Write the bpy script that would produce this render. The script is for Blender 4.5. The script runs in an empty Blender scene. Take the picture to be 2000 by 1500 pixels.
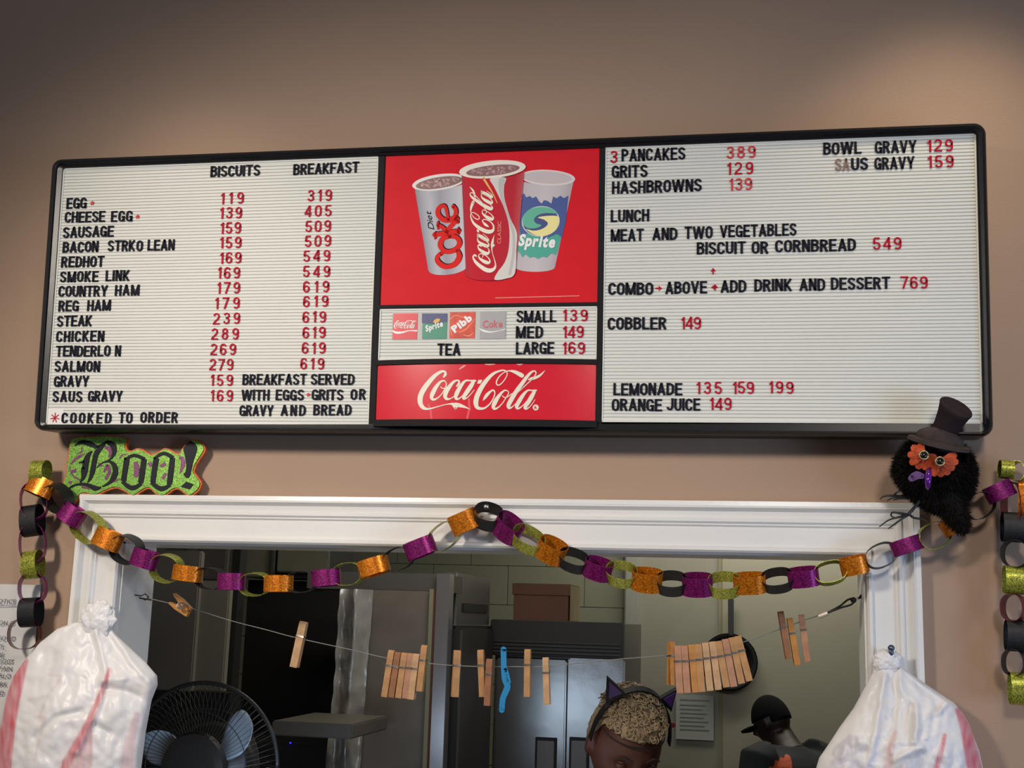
import bpy, bmesh, math, random
from mathutils import Vector, Matrix, noise
random.seed(7)
S = bpy.context.scene
COL = S.collection
# ------------------------------------------------------------------ camera
F = 2430.0                                   # focal length in pixels of a 2000 x 1500 picture
cz = Vector((380, 12820, -2430)).normalized()        # the wall's up direction seen by the camera
cr = Vector((12335, 15, 2430)).normalized()          # the wall's right direction
cy = cz.cross(cr).normalized(); cx = cy.cross(cz).normalized()
M = Matrix((cx, cy, cz))                     # camera vector -> world vector
EYE = Vector((0, -2.2, 1.6))
cam = bpy.data.cameras.new('camera'); cam.sensor_width = 36; cam.lens = F / 2000 * 36
cam.clip_start = 0.05; cam.clip_end = 60
co = bpy.data.objects.new('camera', cam); COL.objects.link(co)
co.matrix_world = Matrix.Translation(EYE) @ M.to_4x4(); S.camera = co
# ------------------------------------------------------------------ world, lights, exposure
w = bpy.data.worlds.new('world'); S.world = w; w.use_nodes = True
w.node_tree.nodes['Background'].inputs[0].default_value = (0.85, 0.9, 1.0, 1)
w.node_tree.nodes['Background'].inputs[1].default_value = 0.16
S.view_settings.view_transform = 'Standard'; S.view_settings.look = 'None'
S.view_settings.exposure = -0.10; S.view_settings.gamma = 1.0; S.view_settings.use_curve_mapping = False
def aim(o, target):
    d = Vector(target) - o.location
    o.rotation_euler = d.to_track_quat('-Z', 'Y').to_euler()
def area(name, loc, target, power, color, sx, sy, spread=180):
    l = bpy.data.lights.new(name, 'AREA'); l.energy = power; l.color = color
    l.shape = 'RECTANGLE'; l.size = sx; l.size_y = sy; l.spread = math.radians(spread)
    o = bpy.data.objects.new(name, l); COL.objects.link(o); o.location = loc; aim(o, target); return o
def spot(name, loc, target, power, color, ang, blend=1.0, r=0.05):
    l = bpy.data.lights.new(name, 'SPOT'); l.energy = power; l.color = color
    l.spot_size = math.radians(ang); l.spot_blend = blend; l.shadow_soft_size = r
    o = bpy.data.objects.new(name, l); COL.objects.link(o); o.location = loc; aim(o, target); return o
spot('dining_ceiling_spot', (-1.6, -2.0, 2.6), (-0.72, 0, 1.56), 168, (1.0, 0.89, 0.78), 70, 1.0, 0.16)
spot('dining_ceiling_spot', (0.5, -2.3, 2.6), (-0.15, 0, 1.72), 76, (1.0, 0.91, 0.82), 62, 1.0, 0.16)
area('dining_window_light', (2.5, -2.0, 1.2), (0.5, 0, 1.15), 34, (0.46, 0.64, 1.0), 0.9, 1.2)
spot('wall_downlight', (0.42, -0.45, 2.95), (0.30, 0.0, 2.12), 17, (1.0, 0.80, 0.55), 66)
spot('wall_downlight', (-1.1, -0.5, 2.95), (-1.1, 0.0, 2.02), 8, (1.0, 0.85, 0.66), 60)
area('kitchen_tube_light', (0.1, 3.72, 2.5), (0.0, 4.1, 1.2), 16, (1.0, 0.98, 0.82), 1.6, 0.2)
area('kitchen_side_light', (-0.75, 1.15, 2.45), (-0.75, 1.5, 1.2), 9, (1.0, 0.9, 0.75), 0.8, 0.15)
area('kitchen_front_tube', (0.35, 0.75, 2.35), (-0.4, 2.6, 1.3), 7, (0.75, 0.88, 1.0), 0.9, 0.08)
area('added_fridge_highlight_light', (-1.06, 0.38, 1.14), (-0.8, 2.6, 1.3), 1.3, (0.62, 0.80, 1.0), 0.42, 0.05)  # added low light, out of view, for the highlights on the fridge and post

# ------------------------------------------------------------------ picture -> place
def ray(x, y): return (M @ Vector((x - 1000, 750 - y, -F))).normalized()
def P(x, y, Y=0.0):
    d = ray(x, y); t = (Y - EYE.y) / d.y; return EYE + d * t
def mpp(x, y, Y=0.0): return (P(x + 1, y, Y) - P(x, y, Y)).length
# ------------------------------------------------------------------ materials
MATS = {}
def mat(name, color, rough=0.5, metal=0.0, bump=None, spec=0.5, var=0.0, vscale=8.0, **k):
    if name in MATS: return MATS[name]
    m = bpy.data.materials.new(name); m.use_nodes = True; nt = m.node_tree
    b = nt.nodes['Principled BSDF']; MATS[name] = m
    b.inputs['Base Color'].default_value = (*color, 1); b.inputs['Roughness'].default_value = rough
    b.inputs['Metallic'].default_value = metal; b.inputs['Specular IOR Level'].default_value = spec
    tc = nt.nodes.new('ShaderNodeTexCoord')
    if var:
        n = nt.nodes.new('ShaderNodeTexNoise'); n.inputs['Scale'].default_value = vscale; n.inputs['Detail'].default_value = 5
        r = nt.nodes.new('ShaderNodeValToRGB')
        r.color_ramp.elements[0].position = .3; r.color_ramp.elements[1].position = .7
        r.color_ramp.elements[0].color = (*[c * (1 - var) for c in color], 1)
        r.color_ramp.elements[1].color = (*[min(1, c * (1 + var)) for c in color], 1)
        nt.links.new(tc.outputs['Object'], n.inputs['Vector']); nt.links.new(n.outputs['Fac'], r.inputs[0])
        nt.links.new(r.outputs[0], b.inputs['Base Color'])
    if bump:
        sc, st = bump
        n = nt.nodes.new('ShaderNodeTexNoise'); n.inputs['Scale'].default_value = sc; n.inputs['Detail'].default_value = 3
        bp = nt.nodes.new('ShaderNodeBump'); bp.inputs['Strength'].default_value = st; bp.inputs['Distance'].default_value = 0.002
        nt.links.new(tc.outputs['Object'], n.inputs['Vector']); nt.links.new(n.outputs['Fac'], bp.inputs['Height'])
        nt.links.new(bp.outputs[0], b.inputs['Normal'])
    for kk, v in k.items(): b.inputs[kk.replace('_', ' ')].default_value = v
    return m
def glitter(name, color, dark=0.35, metal=0.55, rough=0.32, scale=700):
    m = bpy.data.materials.new(name); m.use_nodes = True; nt = m.node_tree; b = nt.nodes['Principled BSDF']
    tc = nt.nodes.new('ShaderNodeTexCoord'); v = nt.nodes.new('ShaderNodeTexVoronoi'); v.inputs['Scale'].default_value = scale
    nt.links.new(tc.outputs['Object'], v.inputs['Vector'])
    sep = nt.nodes.new('ShaderNodeSeparateColor'); nt.links.new(v.outputs['Color'], sep.inputs[0])
    r = nt.nodes.new('ShaderNodeValToRGB'); e = r.color_ramp.elements
    e[0].color = (*[c * dark for c in color], 1); e[1].color = (*[min(1, c * 1.5) for c in color], 1)
    nt.links.new(sep.outputs[0], r.inputs[0]); nt.links.new(r.outputs[0], b.inputs['Base Color'])
    bp = nt.nodes.new('ShaderNodeBump'); bp.inputs['Strength'].default_value = .9; bp.inputs['Distance'].default_value = 0.0012
    nt.links.new(sep.outputs[1], bp.inputs['Height']); nt.links.new(bp.outputs[0], b.inputs['Normal'])
    b.inputs['Metallic'].default_value = metal; b.inputs['Roughness'].default_value = rough
    MATS[name] = m; return m
def vcol(name, rough=0.5, spec=0.4, transl=0.0):
    m = bpy.data.materials.new(name); m.use_nodes = True; nt = m.node_tree; b = nt.nodes['Principled BSDF']
    a = nt.nodes.new('ShaderNodeVertexColor'); a.layer_name = 'Col'
    nt.links.new(a.outputs[0], b.inputs['Base Color']); b.inputs['Roughness'].default_value = rough
    b.inputs['Specular IOR Level'].default_value = spec
    if transl:
        t = nt.nodes.new('ShaderNodeBsdfTranslucent'); mx = nt.nodes.new('ShaderNodeMixShader'); mx.inputs[0].default_value = transl
        nt.links.new(a.outputs[0], t.inputs[0]); nt.links.new(b.outputs[0], mx.inputs[1]); nt.links.new(t.outputs[0], mx.inputs[2])
        nt.links.new(mx.outputs[0], nt.nodes['Material Output'].inputs[0])
    MATS[name] = m; return m
wall_m = mat('tan_wall_paint', (0.385, 0.262, 0.182), 0.62, bump=(260, .25), spec=.35, var=.03, vscale=3)
white_m = mat('white_gloss_paint', (0.74, 0.73, 0.70), 0.3, bump=(120, .12), var=.03, vscale=5)
black_m = mat('black_plastic', (0.008, 0.008, 0.010), 0.30, spec=.28, bump=(60, .05))
mattek_m = mat('matte_black', (0.009, 0.009, 0.010), 0.6, spec=.15)
red_m = mat('red_print', (0.64, 0.010, 0.020), 0.5, spec=.12, var=.04, vscale=30)
board_m = mat('ivory_letter_board', (0.70, 0.71, 0.66), 0.5, spec=.2, var=.02, vscale=4)
groove_m = mat('groove_grey', (0.50, 0.50, 0.46), 0.8, spec=.1)
ink_m = mat('letter_black', (0.010, 0.011, 0.020), 0.6, spec=.1)
fadeink_m = mat('letter_faded', (0.20, 0.13, 0.11), 0.5)
lred_m = mat('letter_red', (0.44, 0.008, 0.028), 0.6, spec=.1)
lpink_m = mat('letter_light_red', (0.60, 0.06, 0.07), 0.6, spec=.1)
cream_m = mat('cream_print', (0.78, 0.74, 0.60), 0.45)
pvc = vcol('printed_sheet', .5, .12)
# ------------------------------------------------------------------ mesh helpers
def new(name, V, Fc, m=None, parent=None, smooth=False, **pr):
    me = bpy.data.meshes.new(name); me.from_pydata([tuple(v) for v in V], [], Fc); me.update()
    if smooth: me.polygons.foreach_set('use_smooth', [True] * len(me.polygons))
    if m: me.materials.append(m)
    return link(name, me, parent, **pr)
def link(name, me, parent=None, **pr):
    o = bpy.data.objects.new(name, me); COL.objects.link(o)
    if parent: o.parent = parent
    for k, v in pr.items(): o[k] = v
    return o
def empty(name, loc=(0, 0, 0), **pr):
    o = bpy.data.objects.new(name, None); COL.objects.link(o); o.location = loc; o.empty_display_size = .05
    for k, v in pr.items(): o[k] = v
    return o
class MB:
    def __init__(s): s.V = []; s.F = []
    def add(s, V, Fc):
        n = len(s.V); s.V += [Vector(v) for v in V]; s.F += [[i + n for i in f] for f in Fc]; return s
    def box(s, a, b, bev=0.0):
        x0, y0, z0 = a; x1, y1, z1 = b
        if bev:
            bm = bmesh.new(); bmesh.ops.create_cube(bm, size=1)
            for v in bm.verts: v.co = Vector(((x0 + x1) / 2 + v.co.x * (x1 - x0), (y0 + y1) / 2 + v.co.y * (y1 - y0), (z0 + z1) / 2 + v.co.z * (z1 - z0)))
            bmesh.ops.bevel(bm, geom=list(bm.edges), offset=bev, segments=2, affect='EDGES')
            bm.verts.index_update(); s.add([v.co.copy() for v in bm.verts], [[v.index for v in f.verts] for f in bm.faces]); bm.free(); return s
        V = [(x, y, z) for x in (x0, x1) for y in (y0, y1) for z in (z0, z1)]
        return s.add(V, [(0, 1, 3, 2), (4, 6, 7, 5), (0, 4, 5, 1), (2, 3, 7, 6), (0, 2, 6, 4), (1, 5, 7, 3)])
    def tube(s, pts, r, n=8, caps=True):
        pts = [Vector(p) for p in pts]; R = r if isinstance(r, (list, tuple)) else [r] * len(pts)
        V = []; Fc = []; up = None
        for i, p in enumerate(pts):
            t = (pts[min(i + 1, len(pts) - 1)] - pts[max(i - 1, 0)]).normalized()
            if up is None: up = t.orthogonal().normalized()
            up = (up - t * up.dot(t)).normalized(); sd = t.cross(up)
            for k in range(n):
                a = 2 * math.pi * k / n; V.append(p + (up * math.cos(a) + sd * math.sin(a)) * R[i])
        for i in range(len(pts) - 1):
            for k in range(n): Fc.append((i * n + k, i * n + (k + 1) % n, (i + 1) * n + (k + 1) % n, (i + 1) * n + k))
        if caps: Fc.append(tuple(range(n))[::-1]); Fc.append(tuple((len(pts) - 1) * n + k for k in range(n)))
        return s.add(V, Fc)
    def sphere(s, c, r, nu=16, nv=10, rot=None):
        c = Vector(c); r = Vector(r if isinstance(r, (tuple, list, Vector)) else (r, r, r)); V = []; Fc = []
        for j in range(nv + 1):
            ph = math.pi * j / nv
            for i in range(nu):
                th = 2 * math.pi * i / nu; v = Vector((r.x * math.sin(ph) * math.cos(th), r.y * math.sin(ph) * math.sin(th), r.z * math.cos(ph)))
                V.append(c + (rot @ v if rot else v))
        for j in range(nv):
            for i in range(nu): Fc.append((j * nu + i, (j + 1) * nu + i, (j + 1) * nu + (i + 1) % nu, j * nu + (i + 1) % nu))
        return s.add(V, Fc)
    def prism(s, poly, z0, z1, f=None):            # polygon (2D) extruded z0..z1, f maps (x,y,z) -> point
        f = f or (lambda x, y, z: (x, y, z)); n = len(poly)
        V = [f(x, y, z0) for x, y in poly] + [f(x, y, z1) for x, y in poly]
        from mathutils.geometry import tessellate_polygon
        T = tessellate_polygon([[Vector((x, y, 0)) for x, y in poly]])
        Fc = [tuple(n + i for i in t) for t in T] + [tuple(t[::-1]) for t in T]
        Fc += [(i, (i + 1) % n, n + (i + 1) % n, n + i) for i in range(n)]
        return s.add(V, Fc)
    def build(s, name, m=None, parent=None, smooth=False, **pr):
        o = new(name, s.V, s.F, m, parent, smooth, **pr)
        bm = bmesh.new(); bm.from_mesh(o.data); bmesh.ops.recalc_face_normals(bm, faces=bm.faces); bm.to_mesh(o.data); bm.free()
        return o
def autosmooth(o, ang=40):
    me = o.data; bm = bmesh.new(); bm.from_mesh(me)
    for f in bm.faces: f.smooth = True
    for e in bm.edges:
        if len(e.link_faces) == 2 and e.calc_face_angle(0) > math.radians(ang): e.smooth = False
    bm.to_mesh(me); bm.free(); return o
def catmull(pts, k=6):
    out = []; n = len(pts)
    for i in range(n - 1):
        p0 = pts[max(i - 1, 0)]; p1 = pts[i]; p2 = pts[i + 1]; p3 = pts[min(i + 2, n - 1)]
        for j in range(k):
            t = j / k; out.append(tuple(0.5 * ((2 * b) + (-a + c) * t + (2 * a - 5 * b + 4 * c - d) * t * t + (-a + 3 * b - 3 * c + d) * t ** 3) for a, b, c, d in zip(p0, p1, p2, p3)))
    out.append(tuple(pts[-1])); return out
def strokes(lst, f, z0, z1, k=5, wmul=1.0, mb=None, roundcap=True):   # pen strokes of varying width -> solid ribbons
    mb = mb or MB()
    for st in lst:
        pts = catmull(st, k) if len(st) > 2 else [tuple(p) for p in st]
        L = []; R = []
        for i, (x, y, wd) in enumerate(pts):
            a = pts[max(i - 1, 0)]; b = pts[min(i + 1, len(pts) - 1)]
            dx, dy = b[0] - a[0], b[1] - a[1]; l = math.hypot(dx, dy) or 1; nx, ny = -dy / l, dx / l
            h = max(wd, 1) * .5 * wmul; L.append((x + nx * h, y + ny * h)); R.append((x - nx * h, y - ny * h))
        n = len(pts); V = []; Fc = []
        for z in (z0, z1):
            V += [f(x, y, z) for x, y in L] + [f(x, y, z) for x, y in R]
        for i in range(n - 1):
            Fc.append((i, i + 1, n + i + 1, n + i)); Fc.append((2 * n + i, 2 * n + i + 1, 3 * n + i + 1, 3 * n + i))
            Fc.append((i, i + 1, 2 * n + i + 1, 2 * n + i)); Fc.append((n + i, n + i + 1, 3 * n + i + 1, 3 * n + i))
        Fc.append((0, n, 3 * n, 2 * n)); Fc.append((n - 1, 2 * n - 1, 4 * n - 1, 3 * n - 1))
        mb.add(V, Fc)
        if roundcap:
            for (x, y, wd) in (pts[0], pts[-1]):
                if wd * wmul > 8:
                    h = wd * .5 * wmul; mb.prism([(x + h * math.cos(a * math.pi / 5), y + h * math.sin(a * math.pi / 5)) for a in range(10)], z0, z1, f)
    return mb
def smooth_poly(p, k=4):
    q = list(p); n = len(q); out = []
    for i in range(n):
        p0, p1, p2, p3 = q[i - 1], q[i], q[(i + 1) % n], q[(i + 2) % n]
        for j in range(k):
            t = j / k; out.append(tuple(0.5 * ((2 * b) + (-a + c) * t + (2 * a - 5 * b + 4 * c - d) * t * t + (-a + 3 * b - 3 * c + d) * t ** 3) for a, b, c, d in zip(p0, p1, p2, p3)))
    return out
def setcol(o, fn):
    me = o.data; a = me.color_attributes.new('Col', 'FLOAT_COLOR', 'POINT')
    for i, v in enumerate(me.vertices): a.data[i].color = (*fn(v.co), 1)
# ---- glyphs of the built-in font
GL = {}
def glyph(ch, bold=0.018, th=0.06):
    key = (ch, bold, th)
    if key in GL: return GL[key]
    c = bpy.data.curves.new('glyph', 'FONT'); c.body = ch; c.size = 1; c.resolution_u = 3; c.offset = bold; c.extrude = th / 2
    o = bpy.data.objects.new('glyph', c); COL.objects.link(o); bpy.context.view_layer.update()
    dg = bpy.context.evaluated_depsgraph_get(); me = bpy.data.meshes.new_from_object(o.evaluated_get(dg))
    me.name = 'glyph'; bpy.data.objects.remove(o); bpy.data.curves.remove(c)
    xs = [v.co.x for v in me.vertices]; ys = [v.co.y for v in me.vertices]
    GL[key] = (me, min(xs), max(xs), min(ys), max(ys)); return GL[key]
def _arc(cx_, cy_, rx, ry, a0, a1, n=9): return [(cx_ + rx * math.cos(math.radians(a0 + (a1 - a0) * i / (n - 1))), cy_ + ry * math.sin(math.radians(a0 + (a1 - a0) * i / (n - 1)))) for i in range(n)]
def sign_glyph(c):      # condensed sign lettering, cap height 1
    dg = c.isdigit(); w_ = .125 if dg else .150; h = w_ / 2; W_ = .50 if dg else .47; t, b, l, r = 1 - h, h, h, W_ - h; m_ = .5; cx_ = W_ / 2; rx = cx_ - h; ry = .27
    O_ = _arc(cx_, t - ry, rx, ry, 0, 180) + _arc(cx_, b + ry, rx, ry, 180, 360) + [(r, t - ry)]
    C_ = _arc(cx_, t - ry, rx, ry, 8, 180) + _arc(cx_, b + ry, rx, ry, 180, 352)
    G = {'A': [[(l - h * .4, 0), (cx_ + .01, 1)], [(r + h * .4, 0), (cx_ - .01, 1)], [(l + .05, .30), (r - .05, .30)]],
     'B': [[(l, 0), (l, 1)], [(l, t), (cx_, t)] + _arc(cx_ - .02, .745, rx, .185, 90, -90) + [(l, .56)], [(l, .54), (cx_, .54)] + _arc(cx_ - .01, b + .235, rx + .01, .235, 90, -90) + [(l, b)]],
     'C': [C_], 'D': [[(l, 0), (l, 1)], [(l, t), (cx_ - .04, t)] + _arc(cx_ - .06, t - .3, rx + .06, .3, 90, 0) + _arc(cx_ - .06, b + .3, rx + .06, .3, 0, -90) + [(l, b)]],
     'E': [[(l, 0), (l, 1)], [(l, t), (W_ - .03, t)], [(l, .52), (W_ - .06, .52)], [(l, b), (W_ - .02, b)]], 'F': [[(l, 0), (l, 1)], [(l, t), (W_ - .03, t)], [(l, .50), (W_ - .07, .50)]],
     'G': [C_[:-3] + [(r, .24)], [(r, 0), (r, .48)], [(r + h, .44), (cx_, .44)]], 'H': [[(l, 0), (l, 1)], [(r, 0), (r, 1)], [(l, .52), (r, .52)]], 'I': [[(h, 0), (h, 1)]],
     'J': [[(r - .05, 1), (r - .05, .26)] + _arc(cx_ - .05, b + .2, rx - .02, .2, 0, -180)], 'K': [[(l, 0), (l, 1)], [(l, .36), (r + .01, 1)], [(l + .10, .48), (r + .02, 0)]], 'L': [[(l, 0), (l, 1)], [(l, b), (W_ - .04, b)]],
     'M': [[(h, 0), (h, 1)], [(.62 - h, 0), (.62 - h, 1)], [(h, 1), (.31, .02)], [(.62 - h, 1), (.31, .02)]], 'N': [[(l, 0), (l, 1)], [(r, 0), (r, 1)], [(l + .01, 1), (r - .01, 0)]], 'O': [O_], '0': [O_],
     'P': [[(l, 0), (l, 1)], [(l, t), (cx_, t)] + _arc(cx_ - .02, .70, rx + .01, .225, 90, -90) + [(l, .475)]], 'R': [[(l, 0), (l, 1)], [(l, t), (cx_, t)] + _arc(cx_ - .02, .73, rx, .195, 90, -90) + [(l, .535)], [(cx_, .52), (r + .01, 0)]],
     'S': [_arc(cx_, t - .20, rx, .20, 10, 180) + [(l + .05, .60), (cx_, .51), (r - .04, .42)] + _arc(cx_, b + .22, rx, .22, 0, -175)], 'T': [[(cx_, 0), (cx_, 1)], [(-.01, t), (W_ + .01, t)]],
     'U': [[(l, 1)] + _arc(cx_, b + .24, rx, .24, 180, 360) + [(r, 1)]], 'V': [[(l - .03, 1), (cx_ + .005, 0)], [(r + .03, 1), (cx_ - .005, 0)]], 'W': [[(.04, 1), (.19, 0)], [(.19, 0), (.36, 1)], [(.36, 1), (.53, 0)], [(.53, 0), (.68, 1)]],
     'Y': [[(cx_, 0), (cx_, .45)], [(l - .03, 1), (cx_, .40)], [(r + .03, 1), (cx_, .40)]], '1': [[(.24, 0), (.24, 1)], [(.06, .76), (.15, .80), (.21, .92)]],
     '2': [_arc(cx_, t - .22, rx, .22, 170, -20) + [(r - .06, .5), (l + .06, .22), (l, b + .02)], [(0.0, b), (W_, b)]], '3': [_arc(cx_, t - .20, rx - .01, .20, 165, -85) + [(cx_ - .06, .53)], [(cx_ - .06, .53)] + _arc(cx_, b + .235, rx, .235, 85, -170)],
     '4': [[(r - .07, 0), (r - .07, 1)], [(r - .08, .97), (l - .02, .30)], [(0, .27), (W_, .27)]], '5': [[(l + .04, t), (r, t)], [(l + .04, t), (l + .01, .50)], [(l + .01, .48), (l + .10, .58)] + _arc(cx_, b + .25, rx, .25, 80, -165)],
     '6': [[(r - .01, .76)] + _arc(cx_, t - .24, rx, .24, 40, 180) + [(l, .3)] , _arc(cx_, b + .25, rx, .25, 0, 360, 17)], '7': [[(0, t), (W_, t)], [(r, t), (cx_ + .05, .5), (cx_ - .08, 0)]],
     '8': [_arc(cx_, .735, rx - .03, .20, 0, 360, 17), _arc(cx_, b + .235, rx, .235, 0, 360, 17)], '9': [_arc(cx_, t - .25, rx, .25, 0, 360, 17), [(r, .7), (r, b + .24)] + _arc(cx_, b + .24, rx, .24, 0, -140)]}
    mbg = MB()
    for st in G[c]:
        st = [q for i, q in enumerate(st) if i == 0 or (abs(q[0] - st[i - 1][0]) + abs(q[1] - st[i - 1][1])) > 1e-4]
        P_ = [(x * 1000, y * 1000, w_ * 1000 if True else 0) for x, y in st]; strokes([P_], lambda x, y, z: (x / 1000, y / 1000, z), -.03, .03, k=1, mb=mbg, roundcap=False)
    return mbg
def glyph_mesh(ch, m, bold=0.018):
    key = (ch, m.name)
    if key not in GL:
        mbg = sign_glyph(ch); me = bpy.data.meshes.new('glyph_' + ch); me.from_pydata([tuple(v) for v in mbg.V], [], mbg.F); me.materials.append(m); me.update()
        xs = [v.x for v in mbg.V]; GL[key] = (me, min(xs), max(xs), 0, 1)
    return GL[key]
def glyph_mesh_old(ch, m, bold=0.018):
    key = (ch, m.name, bold)
    if key not in GL:
        g = glyph(ch, bold); me = g[0].copy(); me.materials.clear(); me.materials.append(m); GL[key] = (me,) + g[1:]
    return GL[key]
_h = glyph('H', 0.0); CAPH = _h[4] - _h[3]; print('CAPH', CAPH)
def text_mesh(txt, mapf, mb=None, bold=0.02, gap=0.09, shear=0.0, zz=(0, 1)):  # words as one mesh; mapf((x,y in cap heights), z01)
    mb = mb or MB(); x = 0
    for ch in txt:
        if ch == ' ': x += .3; continue
        me, a, b, c, d = glyph(ch, bold)
        V = [mapf(x + (v.co.x - a) + shear * v.co.y, v.co.y, zz[0] if v.co.z < 0 else zz[1]) for v in me.vertices]
        mb.add(V, [list(p.vertices) for p in me.polygons]); x += (b - a) + gap
    return mb
def text_width(txt, bold=0.02, gap=0.09):
    x = 0
    for ch in txt: x += .3 if ch == ' ' else glyph(ch, bold)[2] - glyph(ch, bold)[1] + gap
    return x - gap
#@@SETTING
# ------------------------------------------------------------------ the wall with its opening
IL = (P(232, 1150).x + P(228, 1230).x) / 2; IR = (P(1693, 1150).x + P(1694, 1300).x) / 2
ITOP = P(960, 1071).z; IBOT = 1.02
WT = 0.125
WX0, WX1, WZ1 = -3.2, 2.6, 3.3
mb = MB()
for a, b in (((WX0, 0, 0), (IL, WT, WZ1)), ((IR, 0, 0), (WX1, WT, WZ1)), ((IL, 0, ITOP), (IR, WT, WZ1)), ((IL, 0, 0), (IR, WT, IBOT))): mb.box(a, b)
mb.build('wall_front', wall_m, kind='structure')
# casing: moulded profile swept round the opening with mitred corners
mw = (P(190, 1150).x, 0); CW = ITOP - P(960, 1071).z + (P(960, 976).z - P(960, 1071).z)
prof = [(0, 0.0), (0, .012), (.04, .0165), (.09, .0165), (.12, .011), (.50, .011), (.535, .0145), (.56, .0145), (.60, .0185), (.655, .0185), (.69, .0135), (.80, .0165), (.845, .022), (.87, .025), (.90, .0235), (.905, .0245), (1.0, .0225), (1.0, 0)]
def casing():
    V = []; Fc = []; n = len(prof)
    for k in range(4):
        for (s_, d) in prof:
            o = s_ * CW
            V.append(((IL - o), -d, IBOT - .1) if k == 0 else ((IL - o), -d, ITOP + o) if k == 1 else ((IR + o), -d, ITOP + o) if k == 2 else ((IR + o), -d, IBOT - .1))
    for k in range(3):
        for i in range(n - 1): Fc.append((k * n + i, k * n + i + 1, (k + 1) * n + i + 1, (k + 1) * n + i))
    return V, Fc
V, Fc = casing(); ct = new('trim_1', V, Fc, white_m, None, kind='structure'); autosmooth(ct, 25)
m2 = MB(); m2.box((IL - .001, .0, IBOT), (IL + .004, WT + .003, ITOP)); m2.box((IR - .004, 0, IBOT), (IR + .001, WT + .003, ITOP))
m2.box((IL, 0, ITOP - .004), (IR, WT + .003, ITOP + .001)); m2.build('trim_2', white_m, kind='structure')
MB().box((IL - .12, -.12, IBOT - .03), (IR + .12, WT + .25, IBOT + .002), .004).build('trim_3', white_m, kind='structure')
floor_m = mat('quarry_tile_floor', (0.16, 0.09, 0.06), 0.5, var=.2, vscale=6)
MB().box((WX0, -4.5, -.05), (WX1, 6.2, 0)).build('floor', floor_m, kind='structure')
kw_m = mat('kitchen_green_grey_paint', (0.27, 0.26, 0.185), 0.55, bump=(90, .2), var=.06, vscale=2.5)
kd_m = mat('kitchen_grey_wall', (0.235, 0.225, 0.18), 0.55, var=.05, vscale=2)
YB = 4.2
MB().box((WX0, YB + .03, 0), (WX1, YB + .15, 2.8)).build('wall_back', mat('mortar_grey', (.22, .21, .15), .8), kind='structure')
wb = bpy.data.objects['wall_back']
MB().box((WX0 - .1, 0, 0), (WX0, YB + .15, 2.8)).build('wall_left', kd_m, kind='structure')
MB().box((WX1, 0, 0), (WX1 + .1, YB + .15, 2.8)).build('wall_right', kd_m, kind='structure')
MB().box((WX0, 0.126, 2.75), (WX1, YB + .15, 2.85)).build('ceiling', kd_m, kind='structure')
# painted concrete blocks, each its own piece
bmh = MB().box((.001, 0, .001), (.399, .032, .199), .0015).build('concrete_block', kw_m, wb); bmesh_block = bmh.data
bpy.data.objects.remove(bmh)
bx0 = P(560, 1182, YB).x; z182 = P(1000, 1182, YB).z
for r in range(-5, 6):
    for c in range(-2, 11):
        X = bx0 + (c + (.5 if r % 2 else 0)) * .4; Z = z182 + r * .2
        if Z < .3 or X > P(1222, 1200, YB).x - .0: continue
        o = link('concrete_block', bmesh_block, wb); o.location = (X, YB - .001 + random.uniform(0, .002), Z)
#@@BOARD
# ------------------------------------------------------------------ the menu board
rb = (M @ cr).normalized(); vb = (M @ Vector((455, 19633, -2430))).normalized(); vb = (vb - rb * vb.dot(rb)).normalized(); nb = rb.cross(vb)
PB = P(1000, 845, -0.075)
def Braw(x, y):
    d = ray(x, y); t = (PB - EYE).dot(nb) / d.dot(nb); q = EYE + d * t - PB; return q.dot(rb), q.dot(vb)
o0 = Braw(68, 838)
def B(x, y): u, v = Braw(x, y); return u - o0[0], v - o0[1]
board = empty('menu_board', (0, 0, 0), label='long black framed menu board with ivory letter panels and red soda panels', category='menu board')
BM = Matrix.Translation(PB + rb * o0[0] + vb * o0[1]) @ Matrix((rb, vb, nb)).transposed().to_4x4(); board.matrix_world = BM
BW = (B(1940, 850)[0] + B(1925, 240)[0]) / 2; BH = (B(105, 312)[1] + B(1925, 240)[1]) / 2; BY = (B(1940, 850)[1]) / 2
u00 = (B(105, 312)[0]) / 2
print('board', BW, BH, BY, u00, 'lean', vb, 'corners', B(105, 312), B(1925, 240), B(1940, 850))
def rrect(x0, y0, x1, y1, r, n=8):
    out = []
    for cx_, cy_, a0 in ((x1 - r, y1 - r, 0), (x0 + r, y1 - r, 90), (x0 + r, y0 + r, 180), (x1 - r, y0 + r, 270)):
        for i in range(n + 1):
            a = math.radians(a0 + 90 * i / n); out.append((cx_ + r * math.cos(a), cy_ + r * math.sin(a)))
    return out
def pr(pts):    # panel rectangle in board units from four picture corners TL TR BL BR
    b = [B(*p) for p in pts]; return ((b[0][0] + b[2][0]) / 2, (b[2][1] + b[3][1]) / 2, (b[1][0] + b[3][0]) / 2, (b[0][1] + b[1][1]) / 2)
PL = pr([(124, 329.5), (742.5, 306), (90, 832.5), (720, 830)])
PC = pr([(751.7, 303), (1172.4, 286.3), (744, 597.6), (1168.3, 589)])
PD = pr([(741.6, 604.7), (1169.3, 597.3), (738, 707), (1165.7, 700)])
PE = pr([(733, 713.6), (1165, 711.5), (728.4, 822.4), (1162, 823)])
PR = pr([(1183, 286), (1906, 263), (1173, 828), (1919, 824)])
print('panels', PL, PC, PD, PE, PR)
X0, X1, Y0, Y1 = u00, BW, BY, BH
ins = [(0, -.067, .020), (0, .000, .020), (.003, .008, .018), (.008, .012, .015), (.0125, .010, .012), (.0135, .0065, .010), (1.0, .0045, .007), (1.0, -.004, .007)]
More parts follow.
